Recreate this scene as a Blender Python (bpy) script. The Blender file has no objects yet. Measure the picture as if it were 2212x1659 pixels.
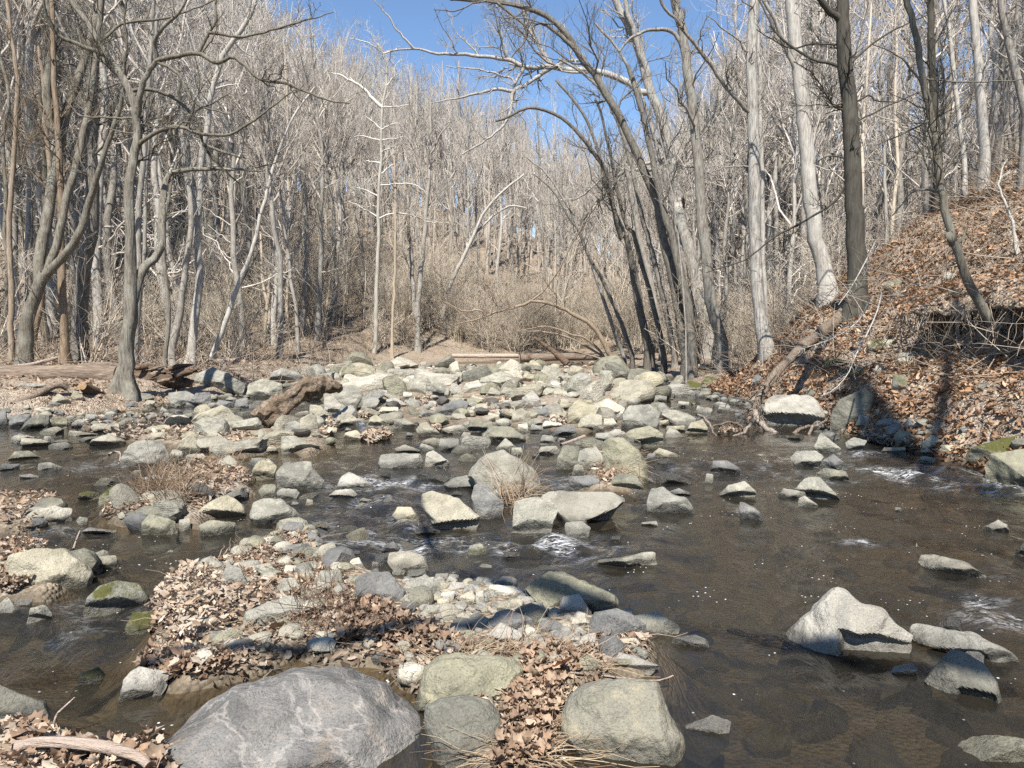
import bpy, math, random
import numpy as np
from mathutils import Vector, Matrix

# ------------------------------------------------------------------ camera, sky, sun, exposure
SC = bpy.context.scene
COL = SC.collection
F = 1640.0                      # focal length in the units of a 2212 x 1659 picture
PITCH = math.radians(4.36)
CAM = np.array([0.0, 0.0, 1.5])
cam_data = bpy.data.cameras.new('camera')
cam_data.sensor_fit = 'HORIZONTAL'
cam_data.sensor_width = 36.0
cam_data.lens = F / 2212.0 * 36.0
cam_data.clip_start = 0.05
cam_data.clip_end = 1500.0
cam = bpy.data.objects.new('camera', cam_data)
COL.objects.link(cam)
cam.location = CAM
cam.rotation_euler = (math.pi / 2 - PITCH, 0.0, 0.0)
SC.camera = cam

SUN_EL = math.radians(54)
SUN_AZ = math.radians(180 + 9)            # clockwise from +Y: behind the camera, a little to the left
to_sun = Vector((math.sin(SUN_AZ) * math.cos(SUN_EL), math.cos(SUN_AZ) * math.cos(SUN_EL), math.sin(SUN_EL)))
world = bpy.data.worlds.new('World')
SC.world = world
world.use_nodes = True
wn = world.node_tree.nodes
wl = world.node_tree.links
wn.clear()
w_out = wn.new('ShaderNodeOutputWorld')
w_bg = wn.new('ShaderNodeBackground')
w_sky = wn.new('ShaderNodeTexSky')
w_sky.sky_type = 'NISHITA'
w_sky.sun_disc = False
w_sky.sun_elevation = SUN_EL
w_sky.sun_rotation = SUN_AZ
w_sky.air_density = 1.0
w_sky.dust_density = 0.0
w_sky.ozone_density = 5.0
w_bg.inputs['Strength'].default_value = 0.09
wl.new(w_sky.outputs[0], w_bg.inputs['Color'])
wl.new(w_bg.outputs[0], w_out.inputs['Surface'])

sun_data = bpy.data.lights.new('sun', 'SUN')
sun_data.energy = 5.0
sun_data.angle = math.radians(0.55)
sun_data.color = (1.0, 0.95, 0.87)
sun = bpy.data.objects.new('sun', sun_data)
COL.objects.link(sun)
sun.rotation_euler = (-to_sun).to_track_quat('-Z', 'Y').to_euler()
sun.location = (0, 0, 30)

SC.view_settings.view_transform = 'Standard'
SC.view_settings.look = 'None'
SC.view_settings.exposure = 1.0
SC.view_settings.gamma = 1.0
SC.view_settings.use_curve_mapping = False
SC.cycles.use_denoising = False
SC.cycles.caustics_reflective = False
SC.cycles.caustics_refractive = False
SC.cycles.sample_clamp_indirect = 3.0
SC.cycles.max_bounces = 6
SC.cycles.diffuse_bounces = 1
SC.cycles.glossy_bounces = 2
SC.cycles.transparent_max_bounces = 8

# ------------------------------------------------------------------ numbers, noise, projection
RNG = np.random.default_rng(11)
_perm = np.random.default_rng(5).permutation(256)
_perm = np.concatenate([_perm, _perm, _perm])
_g3 = np.random.default_rng(6).normal(size=(256, 3))
_g3 /= np.linalg.norm(_g3, axis=1)[:, None]


def noise3(x, y, z):
    x = np.asarray(x, float); y = np.asarray(y, float); z = np.asarray(z, float)
    x, y, z = np.broadcast_arrays(x, y, z)
    xi = np.floor(x).astype(int); yi = np.floor(y).astype(int); zi = np.floor(z).astype(int)
    xf = x - xi; yf = y - yi; zf = z - zi
    u = xf * xf * (3 - 2 * xf); v = yf * yf * (3 - 2 * yf); w = zf * zf * (3 - 2 * zf)
    def g(dx, dy, dz):
        h = _perm[(_perm[(_perm[(xi + dx) & 255] + yi + dy) & 255] + zi + dz) & 255]
        gv = _g3[h]
        return gv[..., 0] * (xf - dx) + gv[..., 1] * (yf - dy) + gv[..., 2] * (zf - dz)
    def L(a, b, t):
        return a + (b - a) * t
    return 1.6 * L(L(L(g(0, 0, 0), g(1, 0, 0), u), L(g(0, 1, 0), g(1, 1, 0), u), v),
                   L(L(g(0, 0, 1), g(1, 0, 1), u), L(g(0, 1, 1), g(1, 1, 1), u), v), w)


def fbm(x, y, z=0.0, o=3):
    s = 0; a = 1.0; n = 0
    for i in range(o):
        s = s + a * noise3(np.asarray(x) * 2 ** i + 7 * i, np.asarray(y) * 2 ** i, np.asarray(z) * 2 ** i)
        n += a; a *= 0.5
    return s / n


def sstep(a, b, x):
    t = np.clip((x - a) / (b - a), 0, 1)
    return t * t * (3 - 2 * t)


def smax0(x, k):
    return k * np.log1p(np.exp(np.clip(x / k, -40, 40))) + np.maximum(x - 40 * k, 0)


CP, SP = math.cos(PITCH), math.sin(PITCH)


def ray(px, py):
    """direction through picture point, scaled so that its depth along +Y axis of the camera is 1"""
    a = (np.asarray(px, float) - 1106.0) / F
    b = (829.5 - np.asarray(py, float)) / F
    return np.stack([a, CP + b * SP, b * CP - SP], -1)


TILES = {'0': (0, 0, 1.0), '1': (0, 0, .3334), '2': (737.5, 0, .3334), '3': (1474.4, 0, .3334),
         '4': (0, 501.7, .3334), '5': (737.5, 501.7, .3334), '6': (1474.4, 501.7, .3334),
         'J': (0, 1106, .3334), 'K': (737.5, 1106, .3334), 'L': (1474.4, 1106, .3334),
         'A': (0, 780.4, .252), 'B': (557.4, 780.4, .252), 'C': (1105.9, 780.4, .252), 'D': (1654.4, 780.4, .252)}


def PX(s):
    """'A:1,2 3,4|B:5,6' -> picture points"""
    out = []
    for seg in s.split('|'):
        k, pts = seg.split(':')
        ox, oy, sc = TILES[k.strip()]
        for p in pts.split():
            a, b = p.split(',')
            out.append((ox + float(a) * sc, oy + float(b) * sc))
    return np.array(out)


# ------------------------------------------------------------------ the lie of the land
def flat_world(pts, z=0.05):
    d = ray(pts[:, 0], pts[:, 1])
    t = (z - CAM[2]) / d[:, 2]
    return (CAM + d * t[:, None])[:, :2]


MOUNDS = [(flat_world(PX(s)), h, w) for s, h, w in [
    ('0:660,870 760,880 900,868 1100,880 1250,885 1460,880 1480,905 1380,915 1200,925 1000,918 860,915 720,905', .035, .8),
    ('0:600,1130 520,1175 440,1200 380,1225 310,1290 310,1400 380,1470 480,1460 640,1410 800,1440 920,1520 950,1659 930,1900 1300,1900 1230,1659 1260,1480 1440,1430 1440,1360 1330,1320 1130,1250 960,1245 830,1225 740,1185 680,1130', .055, .3),
    ('0:330,1020 430,985 540,1010 560,1060 480,1080 440,1130 330,1130 200,1120 230,1080 350,1060', .07, .35),
    ('0:-60,1060 140,1060 150,1090 60,1150 -60,1140', .06, .3),
    ('0:-60,1170 90,1165 150,1190 250,1190 230,1215 100,1290 -60,1290', .05, .25),
    ('0:-60,1600 60,1560 170,1600 400,1575 430,1700 380,1900 -60,1900', .06, .2),
    ('0:250,950 330,925 600,920 640,960 520,985 380,962', .06, .5),
    ('0:560,800 1300,787 1450,850 1380,868 1200,876 950,850 780,870 640,845', .13, 1.2),
    ('0:1180,920 1260,930 1300,925 1180,905', .06, .4),
    ('0:880,880 1000,905 1180,915 1180,880 1000,872', .08, .6),
    ('0:1260,1010 1400,1010 1380,1060 1250,1050', .06, .25),
    ('0:560,905 690,900 720,960 660,985 590,960', .06, .5),
]]


def poly_sd(x, y, poly):
    """signed distance, positive inside"""
    d2 = np.full(x.shape, 1e18)
    inside = np.zeros(x.shape, bool)
    n = len(poly)
    for i in range(n):
        ax, ay = poly[i]; bx, by = poly[(i + 1) % n]
        ex, ey = bx - ax, by - ay
        t = np.clip(((x - ax) * ex + (y - ay) * ey) / (ex * ex + ey * ey + 1e-12), 0, 1)
        d2 = np.minimum(d2, (x - ax - t * ex) ** 2 + (y - ay - t * ey) ** 2)
        c = ((ay > y) != (by > y)) & (x < (bx - ax) * (y - ay) / (by - ay + 1e-12) + ax)
        inside ^= c
    return np.where(inside, 1, -1) * np.sqrt(d2)


def left_edge(y):
    return np.interp(y, [-5, 0, 9.3, 10.6, 11.8, 13, 15, 20, 30, 36, 44], [-16, -16, -15, -9.6, -7.4, -6.3, -5.9, -5.6, -5.0, -4.0, 0.5])


def right_edge(y):
    return np.interp(y, [-5, 0, 4, 6, 7.5, 9, 11, 17, 24, 30, 38, 46], [7.5, 6.6, 5.9, 5.1, 4.75, 4.6, 4.55, 4.3, 4.2, 4.0, 3.6, 0.8])


def right_toe(y):
    return np.interp(y, [-10, 0, 6, 9, 12.5, 16, 18, 20, 24, 40, 100, 250], [7.5, 6.9, 5.2, 4.8, 4.75, 4.7, 5.2, 6.8, 10.0, 22.0, 66.0, 170.0])


def height(x, y):
    x = np.asarray(x, float); y = np.asarray(y, float)
    x, y = np.broadcast_arrays(x, y)
    if x.ndim == 0:
        return height(x[None], y[None])[0]
    n1 = fbm(x * .45, y * .45, 3.3, 3)
    n2 = fbm(x * 2.1, y * 2.1, 9.1, 2)
    z = -0.20 + 0.10 * n1 + 0.05 * n2 - .22 * np.exp(-(((x - 1.9 - .12 * y) / 1.1) ** 2 + ((y - 5.2) / 2.6) ** 2)) - .12 * np.exp(-(((x + 3.4) / 1.3) ** 2 + ((y - 4.4) / 1.0) ** 2))
    wob = 0.5 * n1 + .15 * n2
    tl = left_edge(y) - x + wob
    z = z + 0.62 * sstep(-.3, 1.5, tl) + 0.30 * sstep(1, 10, tl)
    tr = x - right_edge(y) + wob * .5
    z = z + 0.50 * sstep(-.3, 1.4, tr) + .25 * sstep(1.2, 9, tr)
    end = sstep(33, 42, y + 0.12 * x)
    z = z + 0.55 * end * sstep(-.2, .4, -z)
    near = sstep(2.2, .6, y)
    z = np.maximum(z, -0.2 + near * .5)
    for poly, h, w in MOUNDS:
        bx0, by0 = poly.min(0) - 2; bx1, by1 = poly.max(0) + 2
        m = (x > bx0) & (x < bx1) & (y > by0) & (y < by1)
        if m.any():
            sd = poly_sd(x[m], y[m], poly) + .10 * n2[m] * min(1, w / .3)
            zz = z[m]
            hh = h * (1 + .5 * n1[m]) + .02 * n2[m]
            k = sstep(-w * .6, w * .5, sd)
            z[m] = np.maximum(zz, zz + (hh - zz) * k)
    # right spur and the slope behind it
    s = x - right_toe(y) + .35 * n1
    cut = np.exp(-(((x - 6.12) / .42) ** 2 + (np.maximum(np.abs(y - 10.2) - 1.5, 0) / .35) ** 2))
    sp = smax0(s, .18)
    spur = 15 * (1 - np.exp(-.90 * sp / 15))
    z = z - .34 * cut * (1 + .9 * n2)
    z = z + spur * (1 + .04 * n1) + sstep(0, 1, spur) * .10 * n2
    # valley side behind: falls towards the right
    toe = np.interp(x, [-80, -30, -8, 0, 6, 15, 30, 80], [20, 24, 27, 35, 39, 48, 70, 150])
    sl = np.interp(x, [-80, -22, -8, 4, 20, 60], [.34, .34, .28, .23, .18, .10])
    ss = smax0(y - toe, 2.5)
    hill = 34 * (1 - np.exp(-sl * ss / 34))
    z = z + hill + .9 * n1 * sstep(1, 8, hill)
    return z


def surf(x, y):
    return np.maximum(height(x, y), 0.0)


def hit(px, py, lift=0.0, water=True):
    """first meeting of a picture ray with ground or water"""
    d = ray(px, py)
    t = np.concatenate([np.linspace(1.2, 8, 350), np.geomspace(8.02, 160, 900)])
    p = CAM + d[None, :] * t[:, None]
    h = height(p[:, 0], p[:, 1]) + lift
    if water:
        h = np.maximum(h, 0.0)
    k = np.nonzero(p[:, 2] <= h)[0]
    if len(k) == 0:
        return CAM + d * 40.0
    return p[k[0]]


# ------------------------------------------------------------------ objects
def link(name, me, mat=None, parent=None):
    ob = bpy.data.objects.new(name, me)
    COL.objects.link(ob)
    if mat is not None:
        for m in (mat if isinstance(mat, (list, tuple)) else [mat]):
            me.materials.append(m)
    if parent is not None:
        ob.parent = parent
    return ob


def tag(o, label=None, cat=None, group=None, kind=None):
    if label: o['label'] = label
    if cat: o['category'] = cat
    if group: o['group'] = group
    if kind: o['kind'] = kind
    return o


def empty(name, loc):
    o = bpy.data.objects.new(name, None)
    o.empty_display_size = .2
    COL.objects.link(o)
    o.location = loc
    return o


def mesh_np(name, verts, faces, smooth=True, attrs=None):
    """faces: (N,3) or (N,4) integer array, or list of such"""
    me = bpy.data.meshes.new(name)
    if not isinstance(faces, list):
        faces = [faces]
    faces = [np.asarray(f, np.int32) for f in faces if len(f)]
    verts = np.asarray(verts, np.float32)
    me.vertices.add(len(verts))
    me.vertices.foreach_set('co', verts.ravel())
    loops = np.concatenate([f.ravel() for f in faces])
    counts = np.concatenate([np.full(len(f), f.shape[1], np.int32) for f in faces])
    starts = np.concatenate([[0], np.cumsum(counts)[:-1]]).astype(np.int32)
    me.loops.add(len(loops))
    me.loops.foreach_set('vertex_index', loops)
    me.polygons.add(len(counts))
    me.polygons.foreach_set('loop_start', starts)
    me.polygons.foreach_set('loop_total', counts)
    if smooth:
        me.polygons.foreach_set('use_smooth', np.ones(len(counts), bool))
    if attrs:
        for k, v in attrs.items():
            v = np.asarray(v, np.float32)
            if v.ndim == 2:
                a = me.color_attributes.new(k, 'FLOAT_COLOR', 'POINT')
                c = np.ones((len(v), 4), np.float32); c[:, :v.shape[1]] = v
                a.data.foreach_set('color', c.ravel())
            else:
                a = me.attributes.new(k, 'FLOAT', 'POINT')
                a.data.foreach_set('value', v)
    me.update(calc_edges=True)
    me.validate()
    return me


class Geo:
    """collects vertices and faces of one mesh"""
    def __init__(self):
        self.v = []; self.f3 = []; self.f4 = []; self.n = 0; self.c = []

    def add(self, v, f, c=None):
        v = np.asarray(v, float).reshape(-1, 3); f = np.asarray(f, int)
        self.v.append(v)
        (self.f3 if f.shape[1] == 3 else self.f4).append(f + self.n)
        if c is not None:
            self.c.append(np.broadcast_to(np.asarray(c, float), (len(v), 3)))
        self.n += len(v)

    def tubes(self, P, R, sides, c=None, cap=False):
        """P (N,k,3) centre lines, R (N,k) radii"""
        P = np.asarray(P, float); R = np.asarray(R, float)
        if len(P) == 0:
            return
        N, k, _ = P.shape
        T = np.empty_like(P)
        T[:, 1:-1] = P[:, 2:] - P[:, :-2]; T[:, 0] = P[:, 1] - P[:, 0]; T[:, -1] = P[:, -1] - P[:, -2]
        T /= np.linalg.norm(T, axis=2, keepdims=True) + 1e-9
        ref = np.zeros_like(T)
        main = T.mean(1)
        ax = np.argmin(np.abs(main), axis=1)
        ref[np.arange(N), :, ax] = 1.0
        U = np.cross(T, ref); U /= np.linalg.norm(U, axis=2, keepdims=True) + 1e-9
        V = np.cross(T, U)
        a = np.arange(sides) * 2 * np.pi / sides
        ring = (U[:, :, None, :] * np.cos(a)[None, None, :, None] + V[:, :, None, :] * np.sin(a)[None, None, :, None])
        vs = P[:, :, None, :] + ring * R[:, :, None, None]
        idx = np.arange(N * k * sides).reshape(N, k, sides)
        A = idx[:, :-1, :]; B = np.roll(A, -1, 2); D = idx[:, 1:, :]; C = np.roll(D, -1, 2)
        f = np.stack([A, B, C, D], -1).reshape(-1, 4)
        cc = None
        if c is not None:
            c = np.asarray(c, float)
            cc = np.repeat(c, k * sides, axis=0) if c.ndim == 2 else c
        self.add(vs.reshape(-1, 3), f, cc)
        if cap:
            base = self.n - N * k * sides
            for e, rev in ((0, True), (k - 1, False)):
                ctr = P[:, e]
                ci = np.arange(N) + self.n
                r0 = base + idx[:, e, :]
                r1 = np.roll(r0, -1, 1)
                tri = np.stack([np.repeat(ci[:, None], sides, 1), r1 if rev else r0, r0 if rev else r1], -1).reshape(-1, 3)
                self.v.append(ctr); self.n += N
                self.f3.append(tri)
                if cc is not None:
                    self.c.append(np.broadcast_to(c if c.ndim == 1 else c, (N, 3)))

    def mesh(self, name, smooth=True, cname='tint', attrs=None):
        fs = []
        if self.f4: fs.append(np.concatenate(self.f4))
        if self.f3: fs.append(np.concatenate(self.f3))
        v = np.concatenate(self.v)
        at = dict(attrs or {})
        if self.c: at[cname] = np.concatenate(self.c)
        return mesh_np(name, v, fs, smooth, at)


def ico(sub):
    t = (1 + 5 ** .5) / 2
    v = np.array([[-1, t, 0], [1, t, 0], [-1, -t, 0], [1, -t, 0], [0, -1, t], [0, 1, t], [0, -1, -t], [0, 1, -t],
                  [t, 0, -1], [t, 0, 1], [-t, 0, -1], [-t, 0, 1]], float)
    v /= np.linalg.norm(v, axis=1)[:, None]
    f = np.array([[0, 11, 5], [0, 5, 1], [0, 1, 7], [0, 7, 10], [0, 10, 11], [1, 5, 9], [5, 11, 4], [11, 10, 2], [10, 7, 6],
                  [7, 1, 8], [3, 9, 4], [3, 4, 2], [3, 2, 6], [3, 6, 8], [3, 8, 9], [4, 9, 5], [2, 4, 11], [6, 2, 10], [8, 6, 7], [9, 8, 1]])
    for _ in range(sub):
        e = np.concatenate([f[:, [0, 1]], f[:, [1, 2]], f[:, [2, 0]]])
        es = np.sort(e, 1)
        u, inv = np.unique(es, axis=0, return_inverse=True)
        inv = inv.ravel()
        m = v[u[:, 0]] + v[u[:, 1]]
        m /= np.linalg.norm(m, axis=1)[:, None]
        n = len(f); k = len(v)
        a, b, c = inv[:n] + k, inv[n:2 * n] + k, inv[2 * n:] + k
        v = np.concatenate([v, m])
        f = np.concatenate([np.stack([f[:, 0], a, c], 1), np.stack([f[:, 1], b, a], 1), np.stack([f[:, 2], c, b], 1), np.stack([a, b, c], 1)])
    return v, f


ICO = {i: ico(i) for i in range(1, 6)}

# ------------------------------------------------------------------ materials
def new_mat(name):
    m = bpy.data.materials.new(name)
    m.use_nodes = True
    nt = m.node_tree
    nt.nodes.clear()
    return m, nt


class NT:
    def __init__(self, nt):
        self.nt = nt

    def __call__(self, t, **kw):
        n = self.nt.nodes.new('ShaderNode' + t)
        ins = kw.pop('i', {})
        for k, v in kw.items():
            setattr(n, k, v)
        for k, v in ins.items():
            s = n.inputs[k]
            if isinstance(v, bpy.types.NodeSocket):
                self.nt.links.new(v, s)
            else:
                s.default_value = v
        return n

    def noise(self, vec, scale, detail=4.0, rough=.55, dist=0.0):
        return self('TexNoise', i={'Vector': vec, 'Scale': scale, 'Detail': detail, 'Roughness': rough, 'Distortion': dist}).outputs[0]

    def ramp(self, fac, stops):
        n = self('ValToRGB', i={0: fac})
        cr = n.color_ramp
        while len(cr.elements) < len(stops):
            cr.elements.new(.5)
        for e, (p, c) in zip(cr.elements, stops):
            e.position = p
            e.color = (*c, 1) if not isinstance(c, (int, float)) else (c, c, c, 1)
        return n.outputs[0]

    def mix(self, fac, a, b, bt='MIX'):
        n = self('Mix', data_type='RGBA', blend_type=bt)
        for k, v in ((0, fac), (6, a), (7, b)):
            s = n.inputs[k]
            if isinstance(v, bpy.types.NodeSocket):
                self.nt.links.new(v, s)
            elif k == 0:
                s.default_value = v
            else:
                s.default_value = (*v, 1) if len(v) == 3 else v
        return n.outputs[2]

    def math(self, op, a, b=0.0, clamp=False):
        n = self('Math', operation=op, use_clamp=clamp)
        for k, v in ((0, a), (1, b)):
            if isinstance(v, bpy.types.NodeSocket):
                self.nt.links.new(v, n.inputs[k])
            else:
                n.inputs[k].default_value = v
        return n.outputs[0]

    def mapr(self, v, a, b, c=0.0, d=1.0):
        return self('MapRange', i={0: v, 1: a, 2: b, 3: c, 4: d}).outputs[0]

    def mapping(self, vec, scale):
        return self('Mapping', i={'Vector': vec, 'Scale': scale}).outputs[0]

    def bump(self, h, strength, dist):
        return self('Bump', i={'Height': h, 'Strength': strength, 'Distance': dist}).outputs[0]

    def out(self, sh):
        self('OutputMaterial', i={'Surface': sh})

    def bsdf(self, col, rough, normal=None, spec=.3):
        n = self('BsdfPrincipled', i={'Base Color': col if isinstance(col, bpy.types.NodeSocket) else (*col, 1), 'Roughness': rough})
        n.inputs['Specular IOR Level'].default_value = spec
        if normal is not None:
            self.nt.links.new(normal, n.inputs['Normal'])
        return n.outputs[0]


def rock_mat(name, c1, c2, c3, moss=0.0, wet=True, bump=.8, soak=0.0, vein=0.0):
    m, nt = new_mat(name)
    N = NT(nt)
    tc = N('TexCoord').outputs['Object']
    oi = N('ObjectInfo')
    off = N('VectorMath', operation='ADD', i={0: tc, 1: N('CombineXYZ', i={0: N.math('MULTIPLY', oi.outputs['Random'], 37.0), 1: N.math('MULTIPLY', oi.outputs['Random'], 91.0)}).outputs[0]}).outputs[0]
    big = N.noise(off, 3.2, 5, .6, .4)
    col = N.mix(N.ramp(big, [(.38, 0.0), (.58, 1.0)]), c1, c2)
    blot = N.noise(off, 9.0, 6, .65, .2)
    col = N.mix(N.ramp(blot, [(.52, 0.0), (.68, .75)]), col, c3)
    dark = N.noise(off, 17.0, 6, .7)
    col = N.mix(N.ramp(dark, [(.25, .65), (.42, 0.0)]), col, tuple(x * .42 for x in c1))
    # schist banding
    wv = N('TexWave', wave_type='BANDS', bands_direction='Z', i={'Vector': off, 'Scale': 3.0, 'Distortion': 7.0, 'Detail': 4.0, 'Detail Scale': 1.6}).outputs['Fac']
    col = N.mix(N.mapr(wv, 0, 1, 0.0, .13), col, tuple(x * .6 for x in c1))
    grain = N.noise(off, 130.0, 3, .7)
    col = N.mix(N.ramp(grain, [(.35, .38), (.5, 0.0)]), col, tuple(x * .4 for x in c1))
    col = N.mix(N.ramp(grain, [(.55, 0.0), (.72, .3)]), col, tuple(min(1, x * 1.7) for x in c2))
    if vein:
        vn = N.noise(off, 2.3, 6, .6, 1.2)
        vv = N.ramp(vn, [(.47, 0.0), (.495, vein), (.52, 0.0)])
        col = N.mix(vv, col, (.62, .56, .5))
        rn = N.noise(off, 2.9, 5, .65, .8)
        col = N.mix(N.ramp(rn, [(.58, 0.0), (.70, .35)]), col, (.34, .24, .15))
    # each stone is a little lighter or darker than the next
    hsv = N('HueSaturation', i={'Color': col, 'Hue': .5, 'Saturation': N.mapr(oi.outputs['Random'], 0, 1, .75, 1.2), 'Value': N.mapr(oi.outputs['Random'], 0, 1, .8, 1.18)})
    col = hsv.outputs[0]
    rough = .85
    if moss:
        geo = N('NewGeometry')
        nz = N('SeparateXYZ', i={0: geo.outputs['Normal']}).outputs[2]
        mn = N.noise(off, 5.5, 9, .72)
        mf = N.math('MULTIPLY', N.ramp(mn, [(.62 - moss * .35, 0.0), (.74 - moss * .35, 1.0)]), N.mapr(nz, -.1, .45), True)
        mcol = N.mix(N.noise(off, 40, 3), (.035, .042, .01), (.105, .098, .024))
        col = N.mix(mf, col, mcol)
    if wet:
        pos = N('SeparateXYZ', i={0: N('NewGeometry').outputs['Position']}).outputs[2]
        pz = N.math('ADD', pos, N.math('MULTIPLY', N.math('SUBTRACT', N.noise(off, 14, 3), .5), .07))
        wf = N.mapr(pz, .035 + soak, .075 + soak, 1.0, 0.0)
        col = N.mix(N.math('MULTIPLY', wf, .55), col, (.012, .011, .009))
        rough = N.mapr(wf, 0, 1, .85, .34)
    pit = N('TexVoronoi', i={'Vector': off, 'Scale': 48.0}).outputs['Distance']
    col = N.mix(N.ramp(pit, [(.10, .45), (.24, 0.0)]), col, tuple(x * .35 for x in c1)) if not moss else col
    bmp = N.math('ADD', N.math('MULTIPLY', N.noise(off, 11, 8, .65), 1.0), N.math('MULTIPLY', N.noise(off, 55, 4, .7), .35))
    bmp = N.math('ADD', bmp, N.math('MULTIPLY', wv, .12))
    N.out(N.bsdf(col, rough, N.bump(bmp, bump, .045), .35))
    return m


ROCK = {
    'g': rock_mat('grey_stone', (.185, .178, .148), (.315, .302, .25), (.40, .378, .30)),
    'y': rock_mat('ochre_grey_stone', (.235, .215, .16), (.36, .33, .25), (.42, .385, .305)),
    't': rock_mat('pale_stone', (.31, .288, .235), (.44, .412, .345), (.40, .355, .27)),
    'k': rock_mat('dark_grey_stone', (.12, .12, .115), (.20, .195, .18), (.26, .25, .22)),
    'd': rock_mat('wet_dark_stone', (.06, .058, .05), (.11, .1, .085), (.14, .13, .1), soak=.08),
    'm': rock_mat('mossy_stone', (.24, .235, .2), (.33, .315, .25), (.4, .37, .29), moss=.5),
    'M': rock_mat('deep_moss_stone', (.2, .19, .15), (.28, .26, .2), (.3, .28, .22), moss=.85),
    'v': rock_mat('veined_stone', (.12, .116, .108), (.235, .225, .208), (.31, .28, .24), vein=.3, wet=False, bump=.9),
    's': rock_mat('dull_green_grey_stone', (.135, .13, .10), (.23, .22, .165), (.31, .285, .20)),
    'u': rock_mat('mossy_cracked_stone', (.12, .115, .095), (.21, .2, .16), (.32, .28, .2), moss=.10, wet=True),
}


def bark_mat(name, c1, c2, lich=(.36, .37, .33), fac=.4, ridged=1.0):
    m, nt = new_mat(name)
    N = NT(nt)
    tc = N('TexCoord').outputs['Object']
    oi = N('ObjectInfo')
    off = N('VectorMath', operation='ADD', i={0: tc, 1: N('CombineXYZ', i={0: N.math('MULTIPLY', oi.outputs['Random'], 37.0)}).outputs[0]}).outputs[0]
    st = N.mapping(off, (1, 1, .13))
    n1 = N.noise(st, 34, 5, .65, .3)
    n2 = N.noise(off, 2.6, 4, .6)
    col = N.mix(N.ramp(n1, [(.36, 0.0), (.64, 1.0)]), c1, c2)
    col = N.mix(N.math('MULTIPLY', N.ramp(n2, [(.48, 0.0), (.66, 1.0)]), fac), col, lich)
    col = N('HueSaturation', i={'Color': col, 'Hue': .5, 'Saturation': N.mapr(oi.outputs['Random'], 0, 1, 1.15, .85), 'Value': N.mapr(oi.outputs['Random'], 0, 1, .8, 1.25)}).outputs[0]
    N.out(N.bsdf(col, .9, N.bump(n1, .7 * ridged, .03), .15))
    return m


BARK = {
    'grey': bark_mat('grey_bark', (.13, .117, .10), (.36, .33, .29)),
    'pale': bark_mat('pale_bark', (.21, .193, .168), (.41, .38, .335), (.44, .425, .38), .5, .5),
    'white': bark_mat('whitish_bark', (.33, .31, .27), (.54, .51, .455), (.3, .27, .21), .5, .4),
    'olive': bark_mat('olive_grey_bark', (.085, .075, .057), (.21, .188, .15), (.28, .28, .235), .4, 1.3),
    'brown': bark_mat('brown_bark', (.16, .12, .085), (.31, .245, .18), (.33, .3, .25), .3),
    'dark': bark_mat('dark_bark', (.075, .067, .056), (.20, .182, .155), (.25, .24, .2), .25),
    'fallen': bark_mat('fallen_bark', (.115, .09, .07), (.30, .245, .195), (.3, .27, .23), .3, 1.3),
    'beech': bark_mat('smooth_dark_bark', (.045, .041, .034), (.085, .078, .064), (.14, .135, .11), .35, .25),
    'twig': bark_mat('twig_bark', (.35, .31, .265), (.53, .48, .42), (.50, .47, .42), .3, .3),
    'tan': bark_mat('tan_stem_bark', (.36, .30, .23), (.53, .46, .365), (.44, .4, .33), .3, .3),
}


def log_mat(name, c1, c2, c3, axis_scale=(1, .1, 1)):
    m, nt = new_mat(name)
    N = NT(nt)
    g = N('TexCoord').outputs['Generated']
    tc = N('TexCoord').outputs['Object']
    st = N.mapping(tc, axis_scale)
    n1 = N.noise(st, 26, 6, .65, .5)
    n2 = N.noise(tc, 4, 5, .6)
    col = N.mix(N.ramp(n1, [(.34, 0.0), (.66, 1.0)]), c1, c2)
    col = N.mix(N.ramp(n2, [(.45, 0.0), (.62, .7)]), col, c3)
    N.out(N.bsdf(col, .92, N.bump(n1, .9, .05), .12))
    return m


LOGM = log_mat('weathered_log', (.105, .075, .055), (.30, .24, .185), (.17, .13, .10), (.16, 1, 1))
SPLINT = log_mat('rotten_wood', (.06, .04, .03), (.2, .14, .1), (.12, .085, .06), (.16, 1, 1))
DRIFT = log_mat('driftwood', (.055, .04, .028), (.30, .235, .17), (.13, .092, .062), (1, .3, 1))
STICK = log_mat('bare_stick', (.3, .235, .19), (.46, .38, .32), (.38, .3, .24), (.15, 1, 1))
CUT = log_mat('cut_wood', (.22, .14, .08), (.4, .27, .16), (.3, .2, .12), (1, 1, 1))


def tint_mat(name, rough=.8, spec=.2, trans=0.0, var=.35):
    """the colour of each leaf or stem is its own, kept in the mesh"""
    m, nt = new_mat(name)
    N = NT(nt)
    a = N('Attribute', attribute_name='tint').outputs['Color']
    n = N.noise(N('TexCoord').outputs['Object'], 60, 3)
    col = N.mix(N.mapr(n, .3, .7, 0, var), a, (.06, .04, .025))
    sh = N.bsdf(col, rough, None, spec)
    if trans:
        t = N('BsdfTranslucent', i={'Color': col}).outputs[0]
        sh = N('MixShader', i={0: trans, 1: sh, 2: t}).outputs[0]
    N.out(sh)
    return m


LEAF = tint_mat('dry_leaves', .7, .25, .22)
STRAW = tint_mat('dry_stems', .7, .2, 0.0)
GREENS = tint_mat('green_leaves', .6, .3, .25, .1)


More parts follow.
